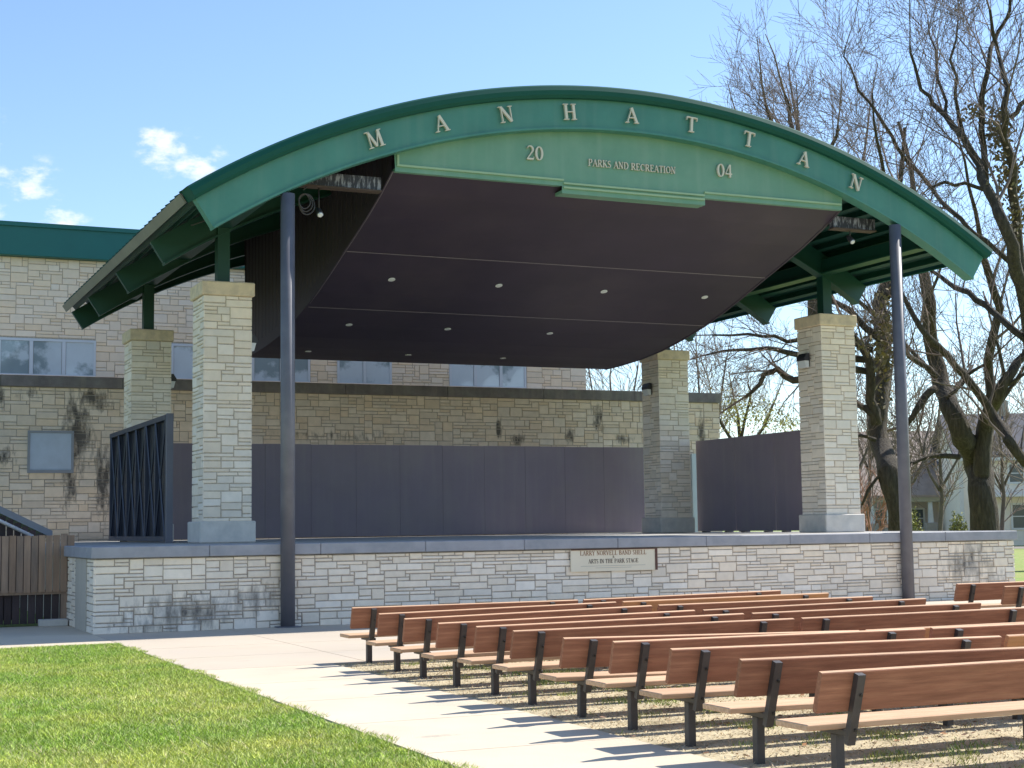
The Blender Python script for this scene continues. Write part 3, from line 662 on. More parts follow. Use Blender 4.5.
b = MB(); b.box((.70,AY-.07,3.16),(1.84,AY-.023,3.238)); b.box((.70,AY-.07,4.182),(1.84,AY-.023,4.24)); b.box((.70,AY-.07,3.24),(.758,AY-.023,4.18)); b.box((1.782,AY-.07,3.24),(1.84,AY-.023,4.18)); b.build('panel_frame', mat('grey_panel_frame',(.26,.27,.30),.6,.05), an)
b = MB(); b.box((20.18,AY-.12,SH-.3),(20.34,AY-.024,3.78)); b.build('downspout', mat('pale_downspout',(.50,.56,.62),.5,.04), an)
mb_ = empty('limestone_hall', 'tall pale limestone hall with a teal fascia and a band of windows behind the stage', 'building')
BY = 19.0; BX1 = 18.57
wins = [(-3.1,-.45,3),(.32,2.97,3),(4.25,6.0,2),(6.63,9.28,3),(10.13,11.88,2),(13.79,16.44,3)]
b = MB(); b.box((-14,BY,0),(BX1,44,9.36),1)
ashlar(b, (-10,BY,5.4), (1,0,0), (0,-1,0), 28.57, 9.36-5.4, rg, unit=.09, wmin=2, wmax=7, holes=[(a+10,c+10,6.0-5.4,7.07-5.4) for a, c, _ in wins])
ashlar(b, (BX1,BY,5.4), (0,1,0), (1,0,0), 8, 9.36-5.4, rg, unit=.09)
b.build('wall', [STONE_UP, MORTAR_L], mb_)
b = MB(); b.bbox((-14.2,BY-.28,9.36),(BX1+.28,44.2,10.26),.02); b.box((-14.24,BY-.33,10.18),(BX1+.33,44.24,10.30)); b.build('roof_fascia', TEAL, mb_)
for a, c, n in wins:
    b = MB(); y0, y1 = BY-.045, BY-.005; z0, z1 = 6.0, 7.07
    b.box((a,y0,z1-.07),(c,y1,z1)); b.box((a,y0,z0),(c,y1,z0+.07))
    w_ = (c-a)/n
    for i in range(n+1):
        xm = a+i*w_; xa = max(a, xm-.05); xb = min(c, xm+.05)
        if i == 0: xb = a+.07
        if i == n: xa = c-.07
        b.box((xa,y0,z0+.072),(xb,y1,z1-.072))
    wo = b.build('window', FRAMEW, mb_)
    for i in range(n):
        b = MB(); b.box((a+i*w_+.06,BY-.022,z0+.072),(a+(i+1)*w_-.06,BY-.008,z1-.072)); b.build('pane', GLASS, wo)

# ------------------------------------------------------------------ fence and ramp at the left
fe = empty('wooden_fence', 'weathered brown board fence with a dark lower half, left of the stage', 'fence')
b = MB(); x = -7.0; r5 = random.Random(5)
while x < .02:
    w_ = .125; b.box((x,2.98,.60),(x+w_-.012,3.004+r5.uniform(0,.006),1.60+r5.uniform(-.004,.004))); x += w_
b.build('upper_boards', WOODF, fe)
b = MB(); x = -7.0
while x < -.1:
    b.box((x,3.08,.05),(x+.12,3.105,.60)); x += .135
b.build('lower_boards', WOODD, fe)
for xa, zt in ((-.10,1.63),(-3.1,1.5)):
    b = MB(); b.box((xa,3.02,0),(xa+.1,3.12,zt)); b.build('post', WOODF, fe)
b = MB(); b.box((-7,3.01,.56),(-.1,3.02-.001,.64)); b.build('rail', WOODF, fe)
b = MB(); b.bbox((-.5,2.70,.012),(-.02,2.97,.13),.01); tag(b.build('concrete_block', BASEST), 'low grey concrete block at the foot of the board fence', 'block')
ra = empty('ramp_cover', 'sloping grey stair cover and rail rising behind the board fence', 'stair cover')
b = MB(); b.prism([(-3.2,3.5,3.18),(-.2,3.5,1.68),(-.2,3.5,1.55),(-3.2,3.5,3.05)], (0,1.6,0)); b.build('sloping_lid', mat('grey_lid',(.17,.18,.22),.5,.1), ra)
b = MB(); b.tube([(-3.2,3.42,2.92),(-.55,3.42,1.58)], .035, 8); b.build('hand_rail', mat('pale_rail',(.5,.5,.56),.4,.05), ra)
b = MB()
x = -3.2
while x < -.4:
    zt = 3.0-(x+3.2)*.5; b.box((x,3.52,.1),(x+.11,3.56,zt)); x += .13
b.build('side_boards', WOODD, ra)

# ------------------------------------------------------------------ stage sign
sg = empty('stage_sign', 'cream sign board with brown border and two lines of capitals on the stage front', 'sign')
sx0, sx1, sz0, sz1 = 8.50, 10.26, .80, 1.205
b = MB(); b.box((sx0,-.06,sz0),(sx1,-.03,sz1)); b.build('board', SIGNM, sg)
b = MB(); b.box((sx1+.001,-.075,sz0-.0),(sx1+.045,-.025,sz1)); b.box((sx0,-.075,sz1-.016),(sx1,-.061,sz1+.002)); b.build('border', SIGNB, sg)
b = MB(); text_mesh(b, 'LARRY NORVELL BAND SHELL', 9.38, 1.135, -.060, .085, .004, width=.86); b.build('sign_lettering', SIGNT2, sg)
b = MB(); text_mesh(b, '&', 9.38, 1.062, -.060, .045, .004); b.build('ampersand', SIGNT, sg)
b = MB(); text_mesh(b, 'ARTS IN THE PARK STAGE', 9.38, .985, -.060, .078, .004, width=.82); b.build('sign_lettering', SIGNT, sg)
b = MB(); r6 = random.Random(6)
for (xa, xb, zz) in ((8.7,10.05,.895),(9.0,9.75,.86)):
    b = MB(); b.box((xa,-.0635,zz),(xb,-.0602,zz+.005)); b.build('fine_print', SIGNG, sg)


# ------------------------------------------------------------------ benches
BL = 3.08
def make_bench():
    root = bpy.data.objects.new('park_bench', None); col.objects.link(root)
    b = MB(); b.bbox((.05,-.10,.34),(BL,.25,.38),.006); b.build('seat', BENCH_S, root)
    b = MB(); t0 = Vector((0,-.155,.47)); d = Vector((0,-.30,1)).normalized(); nrm = Vector((0,-1,-.30)).normalized()
    H_ = .262; th = .042; e = .006
    P = [t0+nrm*e, t0+d*e, t0+d*(H_-e), t0+d*H_+nrm*e, t0+d*H_+nrm*(th-e), t0+d*(H_-e)+nrm*th, t0+d*e+nrm*th, t0+nrm*(th-e)]
    b.prism([p+Vector((.05,0,0)) for p in P], (BL-.05,0,0)); b.m = [1 if f in (4,5) else 0 for f in range(len(b.f))]; b.build('backrest', [BENCH, BENCH_S], root)  # top edge faces take the paler seat wood, painting sunlight on them
    for x in (.345, BL-.345):
        b = MB(); b.bbox((x-.032,-.032,-.12),(x+.032,.032,.30),.004); b.build('leg', STEELB, root)
        b = MB(); b.bbox((x-.036,-.16,.30),(x+.036,.20,.338),.004)
        b.build('seat_arm', STEELB, root)
        b = MB()
        a0 = Vector((x-.03,-.092,.275)); a1 = a0+d*.46; hw = Vector((.029,0,0)); fw = nrm*.045
        off = nrm*.05
        q = [a0-hw+off, a0+hw+off, a0+hw+off+fw, a0-hw+off+fw]
        b.prism(q, a1-a0)
        u = b.build('upright', STEELB, root)
        for s in (.10, .33):
            b = MB(); c = a0+d*s+off+fw+Vector((.012,0,0)); b.tube([c, c+nrm*.008], .011, 8); b.build('bolt', BOLT, u)
    return root
FYS = [-7.3,-8.45,-9.4,-10.45,-11.35,-12.3,-13.35,-14.3,-15.3,-16.25,-17.2]
#  apparent y of the back top at z=.71: left end, joint, right end
APP = {0:(-7.7,-7.75,-7.2),1:(-9.15,-8.5,-8.25),2:(-10.2,-9.5,-9.4),3:(-11.1,-10.72,-10.2),4:(-11.8,-11.55,-11.4),5:(-12.55,-12.55,-12.45),6:(-13.6,-14.3,-14.3),7:(-14.2,-14.4,-14.5),8:(-15.1,-15.45,-15.5),9:(-16.15,-16.5,-16.7),10:(-17.2,-17.25,-17.3)}
def hgt(yf, ya):
    yt = yf-.27; return 1.65-.94*(25.33+yt)/(25.33+ya)
ordn = ['front','second','third','fourth','fifth','sixth','seventh','eighth','ninth','tenth','nearest']
XL = [1.79,1.74,1.70,1.67,1.71,1.67,1.65,1.63,1.57,1.55,1.52]
proto = make_bench(); used = False
rb = random.Random(8)
def place(x0, x1, yf, h0, h1, label, orange=False):
    global used
    r = proto if not used else copy_tree(proto)
    used = True
    L = x1-x0
    tilt = -math.atan2(h1-h0, L)
    r.location = (x0, yf, h0-.721); r.rotation_euler = (0, tilt, rb.uniform(-.009,.009)); r.scale = (1,1,1)
    tag(r, label, 'bench', 'rows of plank benches facing the stage')
    if orange:
        for c in r.children:
            if c.name.startswith('backrest'):
                c.data = c.data.copy(); c.data.materials[0] = BENCH_O; c['label'] = 'lighter orange backrest plank'
for i, yf in enumerate(FYS):
    a, j, e_ = APP[i]; y0 = hgt(yf,a); y1 = hgt(yf,j); y2 = hgt(yf,e_)
    side = f'plank bench beside the concrete path in the {ordn[i]} row from the stage' if i < 10 else 'plank bench in the row nearest the camera, its left end by the path'
    if i == 0: side = 'plank bench beside the concrete path in the front row, closest to the stage wall'
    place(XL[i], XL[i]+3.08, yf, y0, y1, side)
    if i < 9:
        lab = f'right-hand plank bench of the {ordn[i]} row, end to end with the one beside the path'
        if i == 1: lab = 'plank bench with a lighter orange back, right half of the second row from the stage'
        elif i == 6: lab = 'plank bench with a lighter orange back, right half of the seventh row'
        elif i == 8: lab = 'plank bench with a lighter orange back in the ninth row, at the right edge'
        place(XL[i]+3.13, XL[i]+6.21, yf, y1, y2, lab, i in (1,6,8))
place(10.98, 14.06, -7.3, .733, .733, 'plank bench in the front row across the aisle, at the far right edge')
place(10.92, 14.0, -8.35, .73, .73, 'plank bench just behind the front one across the aisle, cut by the right edge')

# ------------------------------------------------------------------ trees
TD = .62
def grow(tk, cr, p, d, L, r, lev, rng, up=.12, tw=None, spread=.6, nb=(3,6), rmin=.012, droop=0, bend=.13):
    n = max(3, int(L/ .9)) if lev > 1 else 3
    pts = [p.copy()]; rad = [r]; dd = d.normalized(); re_ = max(rmin, r*(.35 if lev > 0 else .4))
    for i in range(n):
        dd = (dd+Vector((rng.gauss(0,bend),rng.gauss(0,bend),rng.gauss(0,bend*.8)))*.8+Vector((0,0,up-droop))*.5).normalized()
        p = p+dd*(L/n); pts.append(p.copy()); rad.append(r+(re_-r)*(i+1)/n)
    (tk if r > .07 else cr).tube(pts, rad, 7 if r > .15 else (5 if r > .05 else 3), caps=False)
    if lev > 0: branch(tk, cr, pts, rad, lev, rng, up, spread, nb, rmin, L, droop, bend)
def branch(tk, cr, pts, rad, lev, rng, up, spread, nb, rmin, L, droop, bend, t0=.2):
    k = rng.randint(*nb)
    if k > 7: k = int(k*TD)
    for j in range(k):
        t = t0+(1-t0)*(j+rng.random())/k; f = t*(len(pts)-1); i = min(int(f), len(pts)-2); q = pts[i].lerp(pts[i+1], f-i)
        ax = (pts[i+1]-pts[i]).normalized(); rr = rad[i]+(rad[i+1]-rad[i])*(f-i)
        o = Vector((rng.gauss(0,1),rng.gauss(0,1),rng.gauss(0,1))); o = (o-ax*o.dot(ax)).normalized()
        d = (ax*(1-spread*.6)+o*spread*rng.uniform(.6,1.3)+Vector((0,0,up-droop))).normalized()
        grow(tk, cr, q, d, L*rng.uniform(.38,.72), max(rmin, rr*rng.uniform(.28,.44)), lev-1, rng, up, None, spread, nb, rmin, droop, bend)
def limb_px(pl, depth, rng, wob=.8, dz=0):
    """main limb: list of (x, y, radius) -> 3D points at about the given distance, wandering in depth"""
    pts = []; rad = []; dd = dz
    for k, (x, y, r) in enumerate(pl):
        pts.append(at(x, y, depth+dd)); rad.append(r); dd += rng.gauss(0, wob)*(k > 0)
    P = []; Q = []
    for i in range(len(pts)-1):
        for s in (0, .5):
            P.append(pts[i].lerp(pts[i+1], s)+Vector((rng.gauss(0,1),rng.gauss(0,1),rng.gauss(0,1)))*.06*(s>0)); Q.append(rad[i]+(rad[i+1]-rad[i])*s)
    P.append(pts[-1]); Q.append(rad[-1]); return P, Q
def tree(name, label, limbs, depth, seed, lev=3, nb=(4,6), Lk=5, spread=.6, up=.12, tm=None, cm=None, group='bare trees beyond the stage', rmin=.012, leaves=None, droop=0, t0=.25):
    rng = random.Random(seed); tk = MB(); cr = MB()
    root = empty(name, label, 'tree', group)
    for li, item in enumerate(limbs):
        pl = item[0]; opt = item[1] if len(item) > 1 else {}
        P, Q = limb_px(pl, depth, rng, opt.get('wob', .8), opt.get('dz', 0))
        if opt.get('ground'): P.insert(0, Vector((P[0].x, P[0].y, -.3))); Q.insert(0, Q[0]*1.35)
        tk.tube(P, Q, 12 if Q[0] > .3 else 8, caps=True)
        k = opt.get('n', None)
        if opt.get('twigs', True):
            branch(tk, cr, P, Q, lev, rng, opt.get('up', up), spread, (k, k) if k else nb, rmin, opt.get('L', Lk), opt.get('droop', droop), .13, opt.get('t0', t0))
            grow(tk, cr, P[-1], (P[-1]-P[-2]), opt.get('L', Lk)*.8, Q[-1]*.9, lev, rng, opt.get('up', up), None, spread, nb, rmin, opt.get('droop', droop))
    tk.build('trunk', tm or BARK, root); cr.build('crown', cm or BARKT, root)
    if leaves:
        lb = MB()
        for (x, y, rx, ry, dz, n, s, m_) in leaves:
            for _ in range(n):
                q = at(x+rng.gauss(0,rx*.5), y+rng.gauss(0,ry*.5), depth+dz+rng.gauss(0,1.0))
                a = Vector((rng.gauss(0,1),rng.gauss(0,1),rng.gauss(0,1))).normalized(); c = a.orthogonal().normalized(); e2 = a.cross(c); z = s*rng.uniform(.5,1.4)
                lb.add([q-c*z, q-e2*z*.5, q+c*z, q+e2*z*.5], [(0,1,2,3)])
        lb.build('leaves', leaves[0][7], root)
    return root
# big tree left of the right edge
tree('bare_tree', 'big bare tree whose thick forked trunk stands right of the right-hand pole, before the houses', [
    ([(985,530,.56),(981,490,.50),(977,465,.50),(968,444,.44),(961,432,.40),(950,408,.37),(941,385,.34),(934,356,.30),(929,320,.26),(926,285,.22),(921,245,.17)], dict(ground=True,L=6,n=9,t0=.5)),
    ([(983,505,.26),(982,470,.33),(985,430,.33),(991,408,.28),(998,396,.24),(1012,372,.18),(1025,355,.15),(1042,320,.12)], dict(L=5,n=8)),
    ([(990,410,.2),(989,375,.18),(991,345,.17),(997,320,.16),(994,292,.15),(985,262,.13),(980,235,.1)], dict(L=5,n=8)),
    ([(960,457,.10),(940,456,.09),(922,459,.07),(905,463,.05)], dict(L=2,n=5,up=-.05)),
    ([(936,388,.14),(925,397,.15),(915,412,.12),(906,425,.09),(897,428,.07)], dict(L=2.5,n=5)),
    ([(938,378,.10),(918,362,.11),(905,350,.09),(893,338,.07)], dict(L=3,n=5)),
    ([(946,398,.07),(962,385,.06),(978,368,.06),(1000,350,.04)], dict(L=3,n=5)),
  ], 58, 21, lev=3, nb=(3,4), rmin=.0065, Lk=5.5)
tree('bare_tree', 'bare leaning tree behind the right-hand pole, its trunk wrapped in dry vine', [
    ([(899,525,.36),(896,500,.34),(888,474,.36),(881,446,.37),(878,420,.34),(880,398,.31),(884,375,.28),(884,350,.28),(882,320,.26),(884,290,.22),(888,262,.18)], dict(ground=True,L=6,n=9,t0=.55)),
    ([(876,425,.20),(870,400,.17),(871,372,.15),(865,352,.13),(856,340,.11),(842,322,.09)], dict(L=4,n=7)),
    ([(874,413,.13),(866,408,.12),(856,402,.10),(842,396,.08)], dict(L=3,n=5)),
    ([(876,440,.07),(868,437,.06),(858,436,.05)], dict(L=1.5,n=4)),
    ([(870,372,.12),(840,371,.11),(805,379,.13),(785,376,.12),(772,372,.10),(760,384,.08),(745,397,.05)], dict(L=3.4,n=11,up=-.03,wob=.3)),
    ([(872,360,.12),(840,352,.12),(800,355,.10),(785,352,.09),(768,348,.07),(735,350,.05),(706,355,.03)], dict(L=3.4,n=12,up=-.02,wob=.3)),
    ([(872,350,.11),(830,335,.10),(798,340,.08),(775,336,.06),(748,334,.05),(712,335,.03)], dict(L=3,n=11,up=0.,wob=.3)),
    ([(880,340,.13),(850,310,.11),(815,290,.08),(790,285,.05)], dict(L=4,n=9)),
    ([(884,300,.16),(900,270,.14),(905,240,.12),(900,205,.1),(885,180,.08)], dict(L=5,n=10)),
    ([(884,470,.05),(868,490,.05),(862,505,.04)], dict(L=1,n=3,up=-.1)),
  ], 52, 22, lev=3, nb=(3,4), rmin=.0065, Lk=4.5, leaves=[(884,340,12,60,-.5,500,.10,IVY),(858,345,16,10,-.5,120,.10,IVY)])
tree('bare_tree', 'very tall bare tree at the right edge, dark limbs spreading above the canopy', [
    ([(1075,520,0.510),(1064,480,0.425),(1052,430,0.383),(1044,380,0.357),(1034,330,0.340),(1022,285,0.229),(1014,262,0.211),(1007,232,0.192),(998,212,0.174),(989,192,0.155),(980,165,0.130),(962,135,0.112),(946,116,0.093),(932,103,0.074),(921,90,0.062),(915,66,0.050),(910,45,0.031)], dict(ground=True,L=6.5,n=15,t0=.45)),
    ([(1010,262,0.099),(985,240,0.087),(968,228,0.081),(950,210,0.081),(930,186,0.074),(906,160,0.068),(892,136,0.062),(879,116,0.056),(858,90,0.043),(850,65,0.031),(846,45,0.019)], dict(L=5.5,n=15)),
    ([(986,185,0.105),(984,150,0.105),(982,115,0.099),(984,85,0.087),(989,60,0.074),(995,40,0.068),(1006,20,0.056),(1010,0,0.050)], dict(L=6,n=13)),
    ([(1024,300,0.161),(1018,240,0.155),(1012,190,0.149),(1008,150,0.136),(1006,120,0.112),(1008,90,0.087),(998,52,0.062),(990,10,0.043)], dict(L=6,n=13)),
    ([(1010,118,0.087),(1020,105,0.081),(1032,95,0.074),(1050,60,0.062)], dict(L=5,n=7)),
    ([(945,116,0.056),(938,80,0.050),(936,50,0.037),(928,20,0.025)], dict(L=5,n=9)),
    ([(965,140,0.062),(955,95,0.056),(950,60,0.043),(958,20,0.025)], dict(L=5,n=9)),
    ([(1070,505,0.198),(1045,480,0.186),(1024,461,0.174),(1008,440,0.167),(996,420,0.161),(985,402,0.155),(970,382,0.136),(956,367,0.124),(938,346,0.112),(922,330,0.099),(907,303,0.081),(895,285,0.062)], dict(L=4.5,n=13)),
    ([(1050,380,0.149),(1036,352,0.136),(1024,338,0.124),(1009,326,0.118),(994,313,0.112),(976,300,0.105),(961,290,0.093),(946,281,0.081),(930,270,0.062),(915,255,0.050)], dict(L=4.5,n=12)),
    ([(985,190,0.074),(965,183,0.062),(945,182,0.056),(930,188,0.037)], dict(L=3,n=7)),
  ], 50, 23, lev=3, nb=(3,4), rmin=.0065, Lk=5.5, leaves=[(998,130,14,22,0,500,.09,IVY),(1008,170,14,26,0,420,.09,IVY),(976,110,16,10,0,160,.09,IVY),(1015,215,14,30,0,260,.09,IVY)])
tree('bare_tree', 'round-topped bare tree showing above the middle right of the canopy arch', [
    ([(826,520,.3),(822,400,.3),(814,300,.26),(804,215,.22),(800,165,.18),(798,140,.14),(796,115,.08)], dict(ground=True,L=4.2,n=12,t0=.62)),
    ([(801,205,.14),(785,160,.12),(775,130,.09),(766,105,.06)], dict(L=3.6,n=12)),
    ([(801,215,.13),(782,180,.11),(762,150,.08),(748,132,.05)], dict(L=3.6,n=11)),
    ([(801,205,.13),(822,175,.11),(832,145,.08),(838,125,.05)], dict(L=4,n=11)),
    ([(800,240,.14),(840,210,.12),(858,180,.09),(865,150,.06)], dict(L=5,n=10)),
    ([(800,170,.11),(790,120,.09),(785,95,.06)], dict(L=3.5,n=11)),
  ], 62, 24, lev=3, nb=(3,4), rmin=.0065, Lk=5, cm=BARKT)
tree('budding_tree', 'small tree hazy with yellow buds beyond the right stage flat', [
    ([(742,520,.14),(741,470,.12),(740,440,.10),(738,415,.07)], dict(ground=True,L=3,n=10)),
    ([(741,450,.09),(722,425,.07),(712,400,.05)], dict(L=2.8,n=9)),
    ([(741,455,.09),(765,425,.07),(775,400,.05)], dict(L=2.8,n=9)),
    ([(741,440,.08),(750,400,.06),(748,385,.04)], dict(L=2.5,n=9)),
  ], 74, 25, lev=3, nb=(3,4), rmin=.0065, Lk=3, cm=BARKL, leaves=[(735,408,26,24,0,700,.07,BUD),(765,415,24,20,0,600,.07,BUD),(790,425,20,12,0,300,.07,BUD)], group='small trees and shrubs by the houses')
for k, (x, top, d, sd, lab) in enumerate([(905,405,82,31,'fine pale-twigged tree in front of the porch house roof'),(940,400,84,32,'fine pale-twigged tree between the two bare trunks, before the houses'),(700,345,95,33,'faint distant bare tree behind the rear right pillar'),(612,350,98,34,'faint distant bare tree seen in the gap right of the limestone hall'),(1002,395,90,35,'distant fine-twigged tree behind the forked trunk at the right edge'),(850,380,88,36,'distant bare tree just right of the front right pillar'),(1045,300,85,37,'distant bare tree at the far right edge'),(868,330,92,38,'distant bare tree rising behind the vine-wrapped trunk')]):
    h0 = 530; m_ = top+(h0-top)*.45
    tree('bare_tree', lab, [
        ([(x,h0,.13),(x+2,h0-(h0-top)*.25,.11),(x,m_,.08),(x-2,top+(h0-top)*.15,.06)], dict(ground=True,L=(h0-top)*.030,n=22,t0=.2)),
        ([(x,h0-(h0-top)*.3,.08),(x-16,m_,.06),(x-24,top+14,.05)], dict(L=(h0-top)*.028,n=17)),
        ([(x,h0-(h0-top)*.3,.08),(x+18,m_,.06),(x+26,top+16,.05)], dict(L=(h0-top)*.028,n=17)),
      ], d, sd, lev=2, nb=(4,6), cm=BARKL, tm=BARK2, rmin=.016)
# multi-stemmed reddish shrub
sh = empty('bare_shrub', 'reddish many-stemmed shrub just right of the front right pillar foot', 'shrub', 'small trees and shrubs by the houses')
b = MB(); cr = MB(); rs = random.Random(40)
base = at(870, 530, 70); base.z = 0
for k in range(9):
    d = Vector((rs.gauss(0,.4),rs.gauss(0,.4),1)); grow(b, cr, base+Vector((rs.gauss(0,.2),rs.gauss(0,.2),-.05)), d, 2.8, .05, 3, rs, .1, None, .5, (2,4), .012)
b.build('stems', BARKR, sh) if b.v else None
cr.build('branches', BARKR, sh)
# low evergreen shrubs by the houses
def bush(x, d, w_, h_, seed, lab, m_):
    rs = random.Random(seed); c = at(x, 530, d); c.z = 0; b = MB()
    for _ in range(1300):
        a = rs.uniform(0,6.283); ph = math.asin(rs.uniform(0,1)); r = rs.uniform(.6,1)*(1+.15*math.sin(a*3+seed)+.1*math.sin(ph*7))
        q = c+Vector((math.cos(a)*math.cos(ph)*w_*r, math.sin(a)*math.cos(ph)*w_*r, math.sin(ph)*h_*r))
        n = Vector((rs.gauss(0,1),rs.gauss(0,1),rs.gauss(0,1))).normalized(); u = n.orthogonal().normalized(); v = n.cross(u); s = rs.uniform(.05,.11)
        b.add([q-u*s, q-v*s*.6, q+u*s, q+v*s*.6], [(0,1,2,3)])
    sb = MB()
    for _ in range(14):
        e = c+Vector((rs.uniform(-.7,.7)*w_, rs.uniform(-.7,.7)*w_, h_*.8)); sb.tube([c+Vector((0,0,-.05)), c.lerp(e,.5)+Vector((0,0,.1)), e], [.03,.02,.01], 4, caps=False)
    r = empty('round_shrub', lab, 'shrub', 'small trees and shrubs by the houses')
    b.build('foliage', m_, r); sb.build('stems', BARK2, r)
LEAFG = mat('shrub_green', (.07,.10,.035), .8, .1, 1, island=.4)
LEAFY = mat('shrub_yellow_green', (.26,.27,.07), .8, .1, 1, island=.3)
bush(911, 91, .9, 2.2, 52, 'yellow-green shrub beside the porch of the brown-roofed house', LEAFY)
bush(958, 91, .7, 2.0, 53, 'yellow-green shrub left of the forked trunk, by the porch door', LEAFY)

# ------------------------------------------------------------------ houses
H_WHITE = mat('house_siding_white', (.88,.80,.70), .8, .05, 1)
H_GREY = mat('house_siding_grey', (.60,.53,.49), .8, .06, 1)
H_ROOFB = mat('roof_shingle_brown', (.38,.30,.25), .9, .15, 1.5)
H_ROOFG = mat('roof_shingle_grey', (.10,.10,.115), .9, .15, 1.5)
H_TRIM = mat('house_trim', (.72,.72,.70), .6, .03)
H_CREAM = mat('porch_trim_cream', (.42,.38,.26), .7, .05)
H_DOOR = mat('dark_door', (.02,.02,.025), .3, .1)
H_BRICK = mat('pier_stone', (.42,.38,.33), .85, .12, 4)
H_GLASS = mat('house_glass', (.08,.10,.11), .1, .1, 1)
def house(name, label, x, d, rot):
    o = at(x, 520, d); yaw = math.atan2(RT.y, RT.x)+rot
    return empty(name, label, 'house', 'houses beyond the park', (o.x, o.y, 0), (0,0,yaw))
def window(par, x0, x1, z0, z1, y=0, mul=True):
    b = MB(); t = .12
    b.box((x0-t,y-.08,z0-t),(x0,y-.001,z1+t)); b.box((x1,y-.08,z0-t),(x1+t,y-.001,z1+t)); b.box((x0,y-.08,z1),(x1,y-.001,z1+t)); b.box((x0,y-.10,z0-t),(x1,y-.001,z0))
    if mul: b.box((x0,y-.06,(z0+z1)/2-.03),(x1,y-.03,(z0+z1)/2+.03))
    w_ = b.build('window', H_TRIM, par); b = MB(); b.box((x0,y-.028,z0),(x1,y-.002,z1)); b.build('pane', H_GLASS, w_)
h = house('white_house', 'pale grey-white two-storey house at the right edge beyond the lawn', 961, 97, R_(-6))
b = MB(); W = 11; D_ = 9; E_ = 5.7
b.box((0,0,-.5),(W,D_,E_))
k = .2; z = .3
while z < E_-.1: b.box((-.012,-.015,z),(W+.012,0,z+.02)); z += .22
b.prism([(0.02,0,E_),(0.02,D_,E_),(0.02,D_/2,8.4)], (W-.04,0,0))
b.build('wall', H_WHITE, h)
b = MB(); b.prism([(-.4,-.5,E_-.15),(-.4,D_/2,8.45),(-.4,D_+.5,E_-.15),(-.4,D_+.5,E_+.02),(-.4,D_/2,8.65),(-.4,-.5,E_+.05)], (W+.8,0,0)); rf = b.build('roof', H_ROOFG, h)
b = MB(); b.box((3.5,D_/2-.3,8.2),(4.1,D_/2+.3,9.5)); b.build('chimney', H_BRICK, rf)
b = MB(); b.box((-.03,-.06,-.5),(.22,-.0,E_)); b.box((0,-.5,E_-.35),(W,-.35,E_-.14)); b.box((1.6,-1.6,3.05),(W,-.02,3.2)); b.build('trim', H_TRIM, h)
for xx in (.75, 3.2, 6.2): window(h, xx, xx+.8, 1.1, 2.55)
for xx in (1.0, 3.1, 6.2): window(h, xx, xx+.85, 4.0, 5.1)
h = house('porch_house', 'grey house with brown shingle roof and a porch on pale piers', 868, 103, R_(2))
b = MB(); b.box((0,1.8,-.5),(7.0,10,3.4)); b.prism([(0,1.8,3.4),(7.0,1.8,3.4),(6.2,3.5,6.4),(1.,3.5,6.4)], (0,4,0)); b.build('wall', H_GREY, h)
b = MB(); b.prism([(-.5,-.5,3.35),(-.5,5.0,8.0),(-.5,10.4,3.35),(-.5,10.4,3.2),(-.5,5.0,7.8),(-.5,-.5,3.2)], (8.,0,0)); rf = b.build('roof', H_ROOFB, h)
b = MB(); b.box((5.2,.6,3.9),(6.6,3,5.5)); b.build('dormer', H_GREY, rf)
b = MB(); b.prism([(5.0,.3,5.4),(5.9,.3,6.1),(6.8,.3,5.4)], (0,3.5,0)); b.build('dormer_roof', H_ROOFG, rf)
window(h, 5.5, 6.2, 4.15, 5.1, .6)
b = MB(); b.box((-.4,-.45,2.9),(7.4,-.25,3.3)); b.build('porch_beam', H_CREAM, h)
for xx in (.2, 1.4, 4.2, 6.9):
    b = MB(); b.bbox((xx-.38,-.5,-.3),(xx+.38,.1,1.5),.03); b.build('pier', H_BRICK, h)
    b = MB(); b.prism([(xx-.16,-.36,1.5),(xx+.16,-.36,1.5),(xx+.11,-.31,2.9),(xx-.11,-.31,2.9)], (0,.25,0)); b.build('porch_column', H_TRIM, h)
b = MB(); b.box((5.75,1.72,.2),(6.25,1.795,2.4)); d_ = b.build('door', H_DOOR, h)
b = MB(); b.box((5.55,1.70,.2),(5.748,1.79,2.6)); b.box((6.252,1.70,.2),(6.45,1.79,2.6)); b.box((5.75,1.70,2.402),(6.25,1.79,2.6)); b.build('door_trim', H_TRIM, h)
window(h, 1.0, 1.9, 1.2, 2.4, 1.8); window(h, 3.4, 4.3, 1.2, 2.4, 1.8)
h = house('small_white_house', 'small white house with a dark roof in the distance right of the front right pillar', 845, 118, R_(4))
b = MB(); b.box((0,0,-.5),(3.6,8,3.9)); b.build('wall', H_WHITE, h)
b = MB(); b.prism([(-.3,-.3,3.85),(-.3,4,6.2),(-.3,8.3,3.85),(-.3,8.3,3.7),(-.3,4,6.0),(-.3,-.3,3.7)], (4.2,0,0)); b.build('roof', H_ROOFG, h)
window(h, .6, 1.4, 1.3, 2.5); window(h, 2.1, 2.9, 1.3, 2.5)

